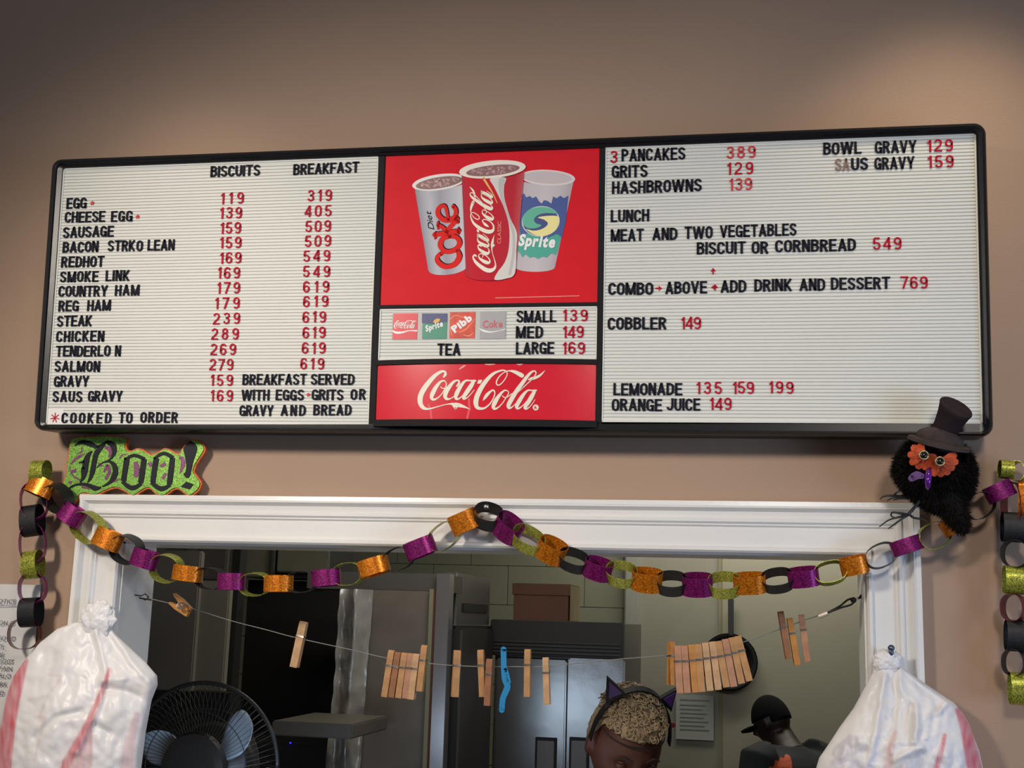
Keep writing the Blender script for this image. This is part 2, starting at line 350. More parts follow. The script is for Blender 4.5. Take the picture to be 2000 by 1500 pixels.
ix0, iy0, ix1, iy1 = PL[0], PL[1], PR[2], (PL[3] + PR[3]) / 2
V = []; Fc = []
for (t, z, r) in ins:
    if t == 1.0: L_ = [(x, y + (max(0, 1 - (y - iy0) / .1)) * (.0101 * (x - ix0) / (ix1 - ix0))) for x, y in rrect(ix0, iy0, ix1, iy1, .004)]
    else: L_ = rrect(X0 + t, Y0 + t * .55 - .003, X1 - t, Y1 - t, r)
    V += [(x, y, z) for x, y in L_]
n = len(V) // len(ins)
for k in range(len(ins) - 1):
    for i in range(n): Fc.append((k * n + i, k * n + (i + 1) % n, (k + 1) * n + (i + 1) % n, (k + 1) * n + i))
Fc.append(tuple(range(n)))
fr = MB().add(V, Fc).build('frame', black_m, board); autosmooth(fr, 50)
MB().box((ix0 - .002, iy0 - .002, -.02), (ix1 + .002, iy1 + .002, -.012)).build('backing_board', black_m, board)
def bulge(u): t = (u - (PE[0] + PE[2]) / 2) / ((PE[2] - PE[0]) / 2); return .020 * max(0, 1 - t * t)
d = MB(); d.box((PL[2] - .001, iy0, -.012), (PC[0] + .0, iy1, .003), .001)
d.build('divider', mattek_m, board)
MB().box((PC[2] - .001, iy0, -.012), (PR[0] + .001, iy1, .003), .001).build('divider', mattek_m, board)
MB().box((PC[0] - .002, PD[3], -.012), (PC[2] + .002, PC[1], .003), .001).build('divider', mattek_m, board)
def curved_bar(v0, v1, z0, z1, N=24):
    V = []; Fc = []
    for i in range(N + 1):
        u = PC[0] - .002 + (PC[2] - PC[0] + .004) * i / N; bz = bulge(u)
        V += [(u, v0, z0), (u, v1, z0), (u, v1, z1 + bz), (u, v0, z1 + bz)]
    for i in range(N):
        for k in range(4): Fc.append((i * 4 + k, i * 4 + (k + 1) % 4, i * 4 + 4 + (k + 1) % 4, i * 4 + 4 + k))
    Fc += [(0, 1, 2, 3), (N * 4 + 3, N * 4 + 2, N * 4 + 1, N * 4)]
    return MB().add(V, Fc)
curved_bar(PE[3], PD[1], -.012, .004).build('divider', mattek_m, board)
curved_bar(Y0 + .008, PE[1] + .001, -.012, .009).build('divider', mattek_m, board)
def letter_panel(name, R, label):
    x0, y0, x1, y1 = R; pitch = 0.0061; V = []; rows = []
    y = y0; V = []; Fc = []; G = []
    rows.append((y0, 0.0))
    while y + pitch < y1 - .002:
        rows += [(y + pitch * .22, -.0), (y + pitch * .28, -.0012), (y + pitch * .50, -.0012), (y + pitch * .56, 0)]
        y += pitch
    rows.append((y1, 0))
    for (yy, z) in rows: V += [(x0, yy, z), (x1, yy, z)]
    for i in range(len(rows) - 1): Fc.append((2 * i, 2 * i + 1, 2 * i + 3, 2 * i + 2))
    o = new(name, V, Fc, board_m, board, label=label); o.data.materials.append(groove_m)
    for i, p in enumerate(o.data.polygons):
        if rows[i][1] < 0 and rows[i + 1][1] < 0: p.material_index = 1
    # flat rim round the grooved sheet
    mbp = MB()
    for a, b in (((x0, y0, -.006), (x0 + .003, y1, .0016)), ((x1 - .003, y0, -.006), (x1, y1, .0016)), ((x0, y0, -.006), (x1, y0 + .003, .0016)), ((x0, y1 - .003, -.006), (x1, y1, .0016))): mbp.box(a, b)
    mbp.build('panel_rim', board_m, o); return o
pl = letter_panel('letter_panel', PL, 'left ivory grooved letter panel with biscuit and breakfast prices')
pd = letter_panel('letter_panel', PD, 'small ivory grooved panel with drink sizes')
prr = letter_panel('letter_panel', PR, 'right ivory grooved letter panel with lunch and drink prices')
# words: (text, x0, baseline, x1, colour) in zoomed picture crops -> board units
def crop(ox, oy, sc): return lambda x, y: B(ox + x / sc, oy + y / sc)
cA = crop(60, 270, 2.857); cB_ = crop(60, 570, 2.857); cC = crop(720, 580, 4.1667); cD = crop(1160, 220, 2.5); cE = crop(1160, 500, 2.5)
K, R_, Fd, Pk = ink_m, lred_m, fadeink_m, lpink_m
W = []
def T(cr_, pan, cap, rows):
    for r in rows: W.append((cr_, pan, cap) + r)
T(cA, pl, 61, [('BISCUITS', 1003, 218, 1280, K), ('BREAKFAST', 1465, 206, 1832, K), ('EGG', 200, 395, 312, K), ('CHEESE', 190, 473, 415, K), ('EGG', 448, 468, 568, K), ('SAUSAGE', 180, 557, 463, K),
 ('BACON', 178, 640, 378, K), ('STRK', 430, 633, 583, K), ('O', 590, 631, 636, K), ('LEAN', 652, 628, 803, K), ('REDHOT', 170, 722, 410, K), ('SMOKE', 163, 805, 378, K), ('LINK', 418, 798, 552, K), ('COUNTRY', 155, 886, 430, K), ('HAM', 470, 880, 607, K)])
T(cA, pl, 64, [('119', 1060, 369, 1188, R_), ('139', 1055, 450, 1178, R_), ('159', 1057, 535, 1173, R_), ('159', 1055, 616, 1175, R_), ('169', 1055, 701, 1175, R_), ('169', 1043, 784, 1167, R_), ('179', 1040, 869, 1167, R_),
 ('319', 1545, 355, 1680, R_), ('405', 1528, 440, 1678, R_), ('509', 1533, 524, 1675, R_), ('509', 1530, 608, 1675, R_), ('549', 1522, 691, 1670, R_), ('549', 1520, 777, 1670, R_), ('619', 1520, 861, 1665, R_)])
T(cB_, pl, 61, [('REG', 155, 111, 268, K), ('HAM', 315, 108, 447, K), ('STEAK', 147, 195, 342, K), ('CHICKEN', 142, 280, 410, K), ('TENDERLO', 140, 362, 445, K), ('N', 470, 359, 503, K), ('SALMON', 133, 447, 387, K), ('GRAVY', 130, 530, 325, K), ('SAUS', 122, 615, 288, K), ('GRAVY', 320, 612, 512, K),
 ('BREAKFAST', 1182, 520, 1540, K), ('SERVED', 1563, 519, 1807, K), ('WITH', 1175, 606, 1333, K), ('EGGS', 1367, 606, 1525, K), ('GRITS', 1568, 605, 1745, K), ('OR', 1785, 603, 1870, K), ('GRAVY', 1165, 693, 1355, K), ('AND', 1395, 692, 1535, K), ('BREAD', 1577, 690, 1790, K), ('COOKED', 172, 735, 450, K), ('TO', 490, 733, 568, K), ('ORDER', 612, 730, 822, K)])
T(cB_, pl, 64, [('179', 1028, 97, 1165, R_), ('619', 1520, 86, 1660, R_), ('239', 1018, 182, 1167, R_), ('619', 1517, 173, 1647, R_), ('289', 1008, 268, 1160, R_), ('619', 1517, 259, 1645, R_), ('269', 1003, 353, 1145, R_), ('619', 1513, 346, 1645, R_), ('279', 997, 438, 1130, R_), ('619', 1505, 433, 1637, R_), ('159', 1003, 526, 1128, R_), ('169', 1003, 610, 1128, R_)])
T(cC, pd, 98, [('SMALL', 1203, 210, 1527, K), ('139', 1580, 200, 1783, R_), ('MED', 1198, 338, 1420, K), ('149', 1580, 334, 1750, R_), ('LARGE', 1198, 467, 1510, K), ('169', 1577, 465, 1760, R_), ('TEA', 558, 477, 748, K)])
T(cD, prr, 60, [('3', 80, 248, 115, R_), ('PANCAKES', 135, 240, 447, K), ('389', 648, 226, 790, Pk), ('GRITS', 87, 320, 263, K), ('129', 650, 304, 778, R_), ('HASHBROWNS', 88, 398, 527, K), ('139', 660, 382, 773, Pk), ('BOWL', 1120, 208, 1307, K), ('GRAVY', 1372, 201, 1577, K), ('129', 1627, 193, 1753, R_), ('SA', 1178, 285, 1250, Fd), ('US', 1256, 283, 1340, K), ('GRAVY', 1370, 280, 1567, K), ('159', 1630, 271, 1757, R_),
 ('LUNCH', 82, 537, 270, K), ('MEAT', 82, 630, 243, K), ('AND', 285, 624, 408, K), ('TWO', 442, 617, 580, K), ('VEGETABLES', 615, 610, 990, K), ('BISCUIT', 502, 694, 742, K), ('OR', 770, 690, 853, K), ('CORNBREAD', 885, 684, 1280, K), ('549', 1363, 671, 1502, R_)])
T(cE, prr, 60, [('COMBO', 70, 192, 290, K), ('ABOVE', 348, 186, 553, K), ('ADD', 618, 180, 745, K), ('DRINK', 783, 174, 968, K), ('AND', 1003, 171, 1130, K), ('DESSERT', 1157, 166, 1447, K), ('769', 1497, 161, 1630, R_), ('COBBLER', 67, 361, 355, K), ('149', 425, 358, 523, R_),
 ('LEMONADE', 95, 680, 432, K), ('135', 500, 674, 625, R_), ('159', 677, 673, 782, R_), ('199', 855, 672, 975, R_), ('ORANGE', 87, 757, 333, K), ('JUICE', 355, 755, 520, K), ('149', 565, 752, 672, R_)])
letters = []
for (cr_, pan, cap, txt, x0, yb, x1, m) in W:
    u0, v0 = cr_(x0, yb); u1, _ = cr_(x1, yb); _, vt = cr_(x0, yb - cap); h = (vt - v0) * .99; sc = h
    g = [glyph_mesh(c, m, .03) for c in txt]; ws = [(q[2] - q[1]) for q in g]; tot = sum(ws) * sc; nn = len(txt)
    k = max(.95, min(1.36 if not txt.isdigit() else 1.2, (u1 - u0) / (tot + (nn - 1) * .045 * sc))); gap = ((u1 - u0) - tot * k) / max(nn - 1, 1)
    x = u0
    for q, wd, c in zip(g, ws, txt):
        letters.append((pan, q[0], x - q[1] * sc * k, v0 + random.uniform(-.0004, .0004), sc, k, c.isdigit())); x += wd * sc * k + gap
print('letters', len(letters), 'digits', sum(1 for l in letters if l[6]))
cnt = 0; rest = {}
for (pan, me, x, y, sc, k, dg) in letters:
    if not dg:
        cnt += 1
        if cnt > 300:
            rest.setdefault((pan.name), (pan, MB()))[1].add([(x + v.co.x * sc * k, y + v.co.y * sc, .0012 + v.co.z * .02) for v in me.vertices], [list(p.vertices) for p in me.polygons]); continue
    o = link('digit' if dg else 'letter', me, pan); o.location = (x, y, .0012); o.scale = (sc * k, sc, .02); o.rotation_euler.z = random.uniform(-.008, .008)
for kx, (pan, mbr) in rest.items(): mbr.build('lettering', ink_m, pan, kind='stuff')
def star(c, r, m, pan, n=5, wd=.25):
    cx_, cy_ = c; mbs = MB()
    for i in range(n):
        a = math.pi / 2 + 2 * math.pi * i / n; dx, dy = math.cos(a) * r, math.sin(a) * r; nx, ny = -math.sin(a) * r * wd * .5, math.cos(a) * r * wd * .5
        mbs.prism([(cx_ - nx, cy_ - ny), (cx_ + dx - nx, cy_ + dy - ny), (cx_ + dx + nx, cy_ + dy + ny), (cx_ + nx, cy_ + ny)], .0006, .0016 + i * 1e-5)
    mbs.build('asterisk', m, pan)
star(cA(345, 362), .0042, lpink_m, pl, 5, .5); star(cA(598, 438), .0042, lpink_m, pl, 5, .5); star(cB_(1550, 574), .003, lpink_m, pl, 5, .8)
q0 = cB_(92, 748); q1 = cB_(186, 655); MB().box((q0[0], q0[1], 0), (q1[0], q1[1], .0006)).build('white_card', mat('card', (.75, .75, .73), .6), pl)
star(cB_(137, 703), .0095, lred_m, pl, 7, .16)
def arrow(c, ang, m, pan):
    p = [(-.0058, -.0011), (0, -.0011), (-.0005, -.0045), (.0055, 0), (-.0005, .0045), (0, .0011), (-.0058, .0011)]
    ca, sa = math.cos(ang), math.sin(ang)
    MB().prism([(c[0] + x * ca - y * sa, c[1] + x * sa + y * ca) for x, y in p], .0004, .0018).build('arrow', m, pan)
arrow(cE(582, 74), math.pi / 2, lred_m, prr); arrow(cE(317, 158), 0, lred_m, prr); arrow(cE(588, 153), math.pi, lred_m, prr); arrow(cE(592, 153), math.pi / 2, lred_m, prr)
# red panels
rp = MB().box((PC[0], PC[1], -.006), (PC[2], PC[3], 0)).build('poster_panel', red_m, board, label='red drink poster with three soda cups')
NE = 32; V = []; Fc = []
for i in range(NE + 1):
    u = PE[0] + (PE[2] - PE[0]) * i / NE; V += [(u, PE[1], bulge(u)), (u, PE[3], bulge(u))]
for i in range(NE): Fc.append((2 * i, 2 * i + 2, 2 * i + 3, 2 * i + 1))
lg = new('logo_panel', V, Fc, mat('red_gloss_panel', (.66, .012, .03), .22, var=.03, vscale=40), board, smooth=True, label='curved red panel with white soda script')
CC = [[(475, 262, 22), (498, 232, 36), (502, 200, 30), (475, 180, 30), (430, 192, 38), (360, 238, 52), (290, 312, 62), (220, 402, 70), (168, 490, 72), (148, 575, 72), (158, 640, 62), (192, 688, 50), (240, 705, 30), (300, 700, 20), (380, 678, 15), (460, 655, 12), (530, 640, 14), (590, 636, 30), (635, 652, 66), (680, 652, 58), (740, 668, 40), (800, 690, 18), (850, 713, 3)],
 [(600, 650, 20), (640, 712, 6)], [(680, 655, 20), (645, 712, 4)],
 [(505, 335, 14), (482, 312, 20), (430, 330, 32), (372, 400, 52), (328, 480, 62), (308, 540, 50), (332, 575, 34), (382, 560, 20), (440, 510, 14), (492, 430, 14), (515, 362, 14), (505, 335, 14)],
 [(432, 395, 10), (465, 420, 13), (515, 404, 12), (565, 372, 12)],
 [(662, 388, 24), (688, 352, 30), (690, 316, 22), (660, 308, 22), (612, 332, 36), (555, 400, 54), (512, 470, 60), (497, 530, 52), (522, 566, 36), (570, 562, 16), (620, 530, 12), (668, 480, 12)],
 [(850, 312, 20), (790, 310, 25), (740, 352, 42), (690, 430, 56), (655, 500, 58), (645, 550, 42), (672, 568, 28), (720, 540, 14), (780, 470, 12), (840, 390, 10)],
 [(845, 312, 22), (920, 312, 24)], [(898, 318, 44), (855, 390, 60), (800, 470, 60), (757, 540, 48), (765, 562, 34), (805, 548, 14), (850, 505, 11), (905, 440, 8)],
 [(1022, 592, 3), (1050, 552, 34), (1085, 505, 44), (1130, 462, 28), (1170, 445, 22), (1190, 485, 16), (1170, 555, 16), (1120, 635, 18), (1050, 692, 26), (990, 700, 36), (942, 680, 52), (925, 612, 68), (945, 522, 68), (1000, 412, 64), (1070, 312, 56), (1150, 228, 42), (1230, 184, 28), (1310, 166, 20), (1355, 188, 14), (1360, 232, 13), (1330, 292, 13), (1280, 352, 15), (1237, 374, 16), (1212, 350, 17), (1222, 300, 16), (1262, 242, 14), (1322, 195, 12), (1390, 174, 18), (1460, 186, 42), (1530, 218, 56), (1568, 240, 60)],
 [(1375, 458, 14), (1332, 446, 20), (1282, 482, 34), (1222, 560, 54), (1184, 630, 60), (1168, 680, 46), (1192, 704, 32), (1242, 680, 18), (1300, 620, 13), (1352, 540, 13), (1382, 485, 13), (1375, 458, 14)],
 [(1292, 520, 10), (1332, 548, 13), (1378, 530, 12), (1430, 490, 12)],
 [(1478, 505, 6), (1560, 430, 10), (1640, 355, 12), (1700, 300, 12), (1745, 245, 12), (1764, 205, 16), (1748, 178, 18), (1710, 186, 26), (1652, 240, 42), (1570, 350, 54), (1490, 460, 58), (1422, 570, 62), (1382, 650, 58), (1390, 692, 38), (1432, 678, 16), (1482, 630, 11)],
 [(1652, 302, 8), (1690, 284, 34), (1740, 274, 40), (1800, 250, 34), (1850, 210, 20), (1888, 168, 3)],
 [(1700, 447, 18), (1652, 446, 22), (1602, 490, 40), (1552, 560, 54), (1506, 640, 56), (1494, 685, 42), (1522, 698, 26), (1572, 665, 13), (1632, 600, 11), (1690, 520, 11)],
 [(1695, 447, 20), (1768, 447, 22)], [(1745, 455, 42), (1708, 525, 58), (1658, 610, 58), (1612, 680, 46), (1628, 702, 30), (1672, 680, 13), (1720, 622, 10), (1752, 572, 6)]]
CDASH = [(962, 300), (1018, 300), (990, 352), (942, 352)]
cL = crop(800, 700, 7.143)
# on the bulging panel the picture point is the panel point moved by the bulge; correct for it once
def onE(x, y, z):
    u, v = cL(x, y)
    for _ in range(2):
        bz = bulge(u); q = BM @ Vector((u, v, 0)); d_ = (EYE - q).normalized(); k = bz / d_.dot(nb); lu = (d_ * k).dot(rb); lv = (d_ * k).dot(vb)
    u2, v2 = u + lu, v + lv; return (u2, v2, bulge(u2) + z)
ml = strokes(CC, onE, .0002, .0007); ml.prism(CDASH, .0002, .0007, onE)
ml.build('soda_script', cream_m, lg)
mr = MB().prism([(1760 + 42 * math.cos(a * math.pi / 10), 685 + 42 * math.sin(a * math.pi / 10)) for a in range(20)], .0002, .0006, onE); mr.build('registered_mark', cream_m, lg)
mk = text_mesh('R', lambda x, y, z: onE(1742 + x * 60, 708 - y * 60, .0006 + .0004 * z)); mk.build('registered_letter', red_m, lg)
# pale printed glass behind the script and drips along the top
tint_m = mat('pale_red_print', (.72, .085, .11), .25)
MB().prism([(280, 720), (250, 640), (420, 560), (600, 560), (840, 560), (850, 700), (815, 845), (290, 845)], .00005, .00012, onE).build('glass_print', tint_m, lg)
strokes([[(690, 155, 8), (735, 122, 22), (775, 98, 14)], [(1050, 80, 10), (1110, 85, 22), (1190, 80, 12)], [(1500, 82, 12), (1540, 85, 24), (1580, 75, 10)]], onE, .0001, .0004).build('splash_print', mat('splash', (.75, .35, .3), .4), lg)
# drink poster: cups as flat print
cP = crop(790, 300, 5.714)
def onP(x, y, z): u, v = cP(x, y); return (u, v, z)
def pp(name, poly, z, col, sm=True, parent=rp, kk=4, **pr_):
    m = col if not isinstance(col, tuple) else mat('print_%d_%d_%d' % tuple(int(c * 255) for c in col), col, .42)
    return MB().prism(smooth_poly(poly, kk) if sm else poly, z - .0002, z, onP).build(name, m, parent, **pr_)
def ell(cx_, cy_, a, b, rot=0, n=32):
    r = math.radians(rot); return [(cx_ + a * math.cos(t) * math.cos(r) - b * math.sin(t) * math.sin(r), cy_ + a * math.cos(t) * math.sin(r) + b * math.sin(t) * math.cos(r)) for t in [2 * math.pi * i / n for i in range(n)]]
def cup_body(name, tl, tr, bl, br, sagt, sagb, z, fn, label):
    NU, NV = 28, 24; V = []; Fc = []; uv = []
    for j in range(NV + 1):
        t = j / NV
        for i in range(NU + 1):
            s = i / NU; sag = (sagt * (1 - t) + sagb * t) * (1 - (2 * s - 1) ** 2) ** .5 if 0 < s < 1 else 0
            x = (tl[0] * (1 - s) + tr[0] * s) * (1 - t) + (bl[0] * (1 - s) + br[0] * s) * t
            y = (tl[1] * (1 - s) + tr[1] * s) * (1 - t) + (bl[1] * (1 - s) + br[1] * s) * t + sag
            V.append(onP(x, y, z)); uv.append((s, t))
    for j in range(NV):
        for i in range(NU): a = j * (NU + 1) + i; Fc.append((a, a + NU + 1, a + NU + 2, a + 1))
    o = new(name, V, Fc, pvc, rp, label=label); me = o.data; at = me.color_attributes.new('Col', 'FLOAT_COLOR', 'POINT')
    for i, (s, t) in enumerate(uv): at.data[i].color = (*fn(s, t), 1)
    return o
def lerp3(a, b, t): t = max(0, min(1, t)); return tuple(x * (1 - t) + y * t for x, y in zip(a, b))
def ramp(s, st):
    for (a, ca), (b, cb) in zip(st, st[1:]):
        if s <= b: return lerp3(ca, cb, (s - a) / (b - a))
    return st[-1][1]
cup_body('silver_cup', (115, 390), (660, 330), (265, 1300), (700, 1255), 40, 75, .0004, lambda s, t: ramp(s, [(0, (.28, .28, .31)), (.15, (.42, .42, .46)), (.28, (.50, .50, .54)), (.5, (.34, .34, .38)), (.8, (.5, .5, .54)), (1, (.62, .6, .64))]), 'silver grey cup')
pp('cup_rim', ell(385, 320, 300, 88, -8), .0006, (.72, .70, .66)); pp('drink', ell(388, 326, 262, 62, -9), .0008, (.20, .09, .085))
cup_body('clear_cup', (1290, 290), (1890, 300), (1240, 1270), (1680, 1270), 50, 50, .0004, lambda s, t: ramp(s, [(0, (.50, .46, .48)), (.5, (.56, .52, .54)), (.8, (.50, .46, .48)), (1, (.42, .36, .38))]), 'white cup with green and blue print')
pp('cup_rim', ell(1600, 270, 305, 88, 3), .0006, (.68, .60, .60)); pp('cup_inside', ell(1595, 268, 275, 68, 3), .0008, (.52, .46, .48))
# blue and green splash print
bl = [(1310, 470), (1335, 445), (1360, 490), (1400, 475), (1430, 500), (1470, 480), (1500, 530), (1530, 560), (1560, 520), (1600, 530), (1640, 560), (1660, 480), (1700, 500), (1740, 470), (1780, 500), (1830, 470), (1800, 760), (1760, 930), (1690, 1000), (1500, 1010), (1290, 980), (1290, 700)]
pp('blue_print', bl, .0009, (.035, .075, .27), False)
gr_ = [(1285, 930), (1400, 880), (1560, 960), (1700, 900), (1750, 930), (1715, 1060), (1690, 1130), (1640, 1110), (1590, 1160), (1540, 1150), (1490, 1175), (1440, 1150), (1400, 1165), (1350, 1120), (1320, 1160), (1290, 1110), (1255, 1080), (1275, 1000)]
pp('green_print', gr_, .0011, (.04, .36, .27), False)
pp('emblem_edge', ell(1522, 758, 212, 170, -6), .0013, (.55, .58, .55))
pp('emblem_shade', ell(1522, 758, 200, 158, -6), .0014, (.03, .05, .2))
pp('emblem_green', [(1325, 790), (1322, 720), (1362, 652), (1430, 612), (1530, 597), (1630, 612), (1700, 660), (1700, 672), (1640, 668), (1560, 668), (1490, 690), (1448, 735), (1470, 780), (1530, 800), (1490, 828), (1430, 838), (1370, 830)], .0016, (.09, .42, .28))
pp('emblem_yellow', [(1490, 715), (1600, 697), (1720, 705), (1722, 780), (1682, 860), (1600, 910), (1520, 922), (1440, 902), (1372, 858), (1360, 845), (1440, 862), (1520, 850), (1585, 812), (1600, 775), (1555, 738)], .0016, (.80, .72, .30))
def txt_on(name, txt, f, x0, y0, x1, y1, h, m, parent, z, bold=.03, shear=.0, gap=.06):
    wd = text_width(txt, bold, gap) + shear * CAPH; L = math.hypot(x1 - x0, y1 - y0); sx = L / wd; dx, dy = (x1 - x0) / L, (y1 - y0) / L; sy = h / CAPH
    def mp(x, y, zz): X = x * sx; Y = y * sy; return f(x0 + dx * X + dy * Y, y0 + dy * X - dx * Y, z + zz * .0003)
    return text_mesh(txt, mp, bold=bold, gap=gap, shear=shear).build(name, m, parent)
wpm = mat('white_print', (.80, .80, .78), .45); okr = mat('orange_red_print', (.70, .018, .015), .5, spec=.1)
txt_on('white_lettering', 'Sprite', onP, 1268, 1025, 1695, 1050, 120, wpm, rp, .0017, bold=.045, shear=.2)
# middle red cup
cup_body('red_cup', (640, 210), (1340, 190), (690, 1350), (1240, 1330), 75, 80, .0024, lambda s, t: ramp(s, [(0, (.40, .03, .05)), (.12, (.55, .015, .03)), (.5, (.50, .012, .03)), (.85, (.46, .02, .04)), (1, (.50, .08, .09))]), 'red cup in front of the other two')
pp('cup_rim', ell(985, 180, 372, 98, -5), .0026, (.76, .71, .62)); pp('drink', ell(990, 192, 300, 58, -6), .0028, (.22, .09, .10))
mi = MB(); random.seed(3)
for i in range(70):
    a = random.uniform(0, 6.28); r = random.uniform(0, .9) ** .5
    cx_, cy_ = 990 + 280 * r * math.cos(a), 192 + 46 * r * math.sin(a) - 24 * r * math.cos(a); sz = random.uniform(8, 20)
    mi.prism([(cx_ + sz * math.cos(b + a), cy_ + sz * .6 * math.sin(b + a)) for b in (0, 1.3, 2.9, 4.5)], .0029, .0030 + i * 1e-6, onP)
    cx_, cy_ = 388 + 240 * r * math.cos(a), 326 + 48 * r * math.sin(a) - 38 * r * math.cos(a)
    if cx_ < 600: mi.prism([(cx_ + sz * math.cos(b + a), cy_ + sz * .6 * math.sin(b + a)) for b in (0, 1.3, 2.9, 4.5)], .0009, .0010 + i * 1e-6, onP)
mi.build('ice', mat('ice_print', (.42, .24, .24), .4, var=.5, vscale=200), rp, kind='stuff')
pp('white_ribbon', [(960, 285), (1130, 275), (1115, 360), (1115, 480), (1150, 620), (1190, 740), (1245, 850), (1260, 930), (1250, 1080), (1235, 1340), (1130, 1400), (1010, 1410), (1040, 1330), (1120, 1220), (1165, 1080), (1175, 900), (1160, 760), (1110, 600), (1050, 470), (1000, 370)], .0027, (.62, .60, .56), True)
pp('grey_ribbon', [(1060, 290), (1125, 290), (1105, 380), (1108, 480), (1145, 620), (1200, 780), (1235, 900), (1235, 1100), (1195, 1340), (1165, 1340), (1200, 1150), (1210, 950), (1180, 800), (1110, 600), (1060, 440)], .0029, (.46, .45, .44), True)
strokes([[(885, 280, 26), (935, 360, 20), (990, 450, 12), (1040, 560, 6)]], onP, .0026, .0029).build('yellow_ribbon', mat('yellow_print', (.78, .42, .1), .4), rp)
# script running up the cup: logo strokes turned upright
def onCup(x, y, z):
    s_ = (x - 110) / 1780; t_ = (y - 160) / 560                     # 0..1 along and across the script
    cx_ = 760 + (1020 - 760) * t_ + 0 * s_; cy_ = 1330 - 985 * s_ + (t_ - .5) * -40
    return onP(cx_ - 25 * math.sin(s_ * math.pi) * 0 + (-45 * s_ + 10), cy_ + 10, z)
strokes(CC, onCup, .0030, .0032, wmul=1.15).prism(CDASH, .0030, .0032, onCup).build('soda_script', cream_m, rp)
txt_on('small_lettering', 'CLASSIC', onP, 1080, 1010, 1085, 760, 40, mat('peach_print', (.75, .25, .15), .4), rp, .0032, bold=.01)
COKE = [[(415, 1118, 44), (368, 1150, 44), (372, 1205, 54), (430, 1255, 56), (500, 1262, 50), (575, 1225, 62), (612, 1150, 62), (590, 1082, 40)],
 [(505, 925, 44), (430, 950, 56), (400, 1020, 56), (440, 1085, 50), (510, 1095, 50), (585, 1060, 58), (615, 995, 56), (580, 938, 48), (505, 925, 44)],
 [(335, 908, 50), (470, 888, 52), (605, 868, 52)], [(345, 950, 24), (345, 885, 24)], [(605, 900, 26), (600, 838, 26)],
 [(480, 880, 40), (430, 830, 44), (375, 800, 40)], [(378, 840, 26), (375, 770, 26)], [(470, 870, 44), (530, 800, 52), (585, 735, 56)], [(598, 775, 26), (580, 700, 26)],
 [(545, 590, 44), (575, 640, 46), (562, 705, 52), (500, 745, 52), (425, 735, 54), (375, 675, 54), (385, 610, 48), (440, 585, 40), (465, 620, 36), (480, 690, 34), (492, 745, 30)]]
strokes(COKE, lambda x, y, z: onP(x + 9, y - 10, z), .0006, .0008).build('lettering_shadow', ink_m, rp)
strokes(COKE, onP, .0008, .0011).build('red_lettering', okr, rp)
txt_on('black_lettering', 'Diet', onP, 335, 850, 290, 620, 62, ink_m, rp, .0009, bold=.0, shear=.35)
cQ = crop(720, 270, 4.1667); ql = [cQ(1030, 1303), cQ(1715, 1286)]
MB().prism([(ql[0][0], ql[0][1]), (ql[1][0], ql[1][1]), (ql[1][0], ql[1][1] + .0014), (ql[0][0], ql[0][1] + .0014)], 0, .0005).build('fine_print', mat('pale_print', (.75, .25, .2), .5), rp)
# four drink tiles
cT = crop(750, 600, 8.0)
tiles = [((135, 98), (530, 505), 'red_tile', (.66, .02, .04)), ((598, 100), (992, 500), 'green_tile', (.03, .25, .16)), ((1025, 75), (1430, 488), 'orange_tile', (.62, .05, .025)), ((1500, 70), (1905, 495), 'grey_tile', (.36, .36, .37))]
TL = []
b0 = cT(120, 520); b1 = cT(1915, 60); MB().box((b0[0], b0[1], 0), (b1[0], b1[1], .0006)).build('backing_strip', mat('pale_grey_strip', (.5, .5, .47), .5), pd)
for (a, b, nm, col) in tiles:
    p0 = cT(a[0], b[1]); p1 = cT(b[0], a[1])
    TL.append(MB().box((p0[0], p0[1], 0), (p1[0], p1[1], .0016)).build(nm, mat(nm, col, .35, var=.25 if nm == 'orange_tile' else .02, vscale=90), pd))
def onT(x, y, z): u, v = cT(x, y); return (u, v, z)
def logoT(x, y, z): return onT(160 + (x - 110) / 1780 * 350, 205 + (y - 160) / 560 * 130, z)
strokes(CC, logoT, .0017, .0020, wmul=1.2).prism(CDASH, .0017, .002, logoT).build('soda_script', wpm, TL[0])
strokes([[(135, 370, 20), (200, 400, 38), (290, 395, 28), (400, 370, 14), (525, 372, 24)]], onT, .0017, .0019, roundcap=False).build('white_wave', wpm, TL[0])
MB().prism([(598, 100), (992, 100), (992, 230), (800, 270), (598, 250)], .0016, .0018, onT).build('navy_print', mat('navy', (.04, .05, .17), .4), TL[1])
MB().prism(ell(828, 215, 55, 30, -25), .0018, .0020, onT).build('lemon_print', mat('lemon', (.7, .4, .05), .4), TL[1])
txt_on('white_lettering', 'Sprite', onT, 660, 385, 945, 290, 85, wpm, TL[1], .0019, bold=.04, shear=.25)
txt_on('white_lettering', 'Pibb', onT, 1105, 405, 1390, 190, 100, wpm, TL[2], .0019, bold=.06, shear=.0)
strokes([[(1030, 200, 14), (1120, 130, 10), (1260, 170, 8)], [(1180, 400, 10), (1300, 330, 16), (1425, 180, 6)], [(1240, 430, 10), (1330, 450, 16), (1400, 400, 8)], [(1040, 330, 10), (1060, 430, 14)]], onT, .0016, .0018).build('streak_print', mat('streaks', (.8, .3, .15), .4), TL[2])
txt_on('red_lettering', 'Coke', onT, 1545, 325, 1860, 315, 110, mat('soft_red', (.55, .12, .13), .4), TL[3], .0018, bold=.03, shear=.1)
strokes([[(1490, 335, 10), (1560, 370, 30), (1660, 392, 20), (1780, 375, 10), (1900, 345, 12)]], onT, .0017, .0019, roundcap=False).build('white_wave', wpm, TL[3])
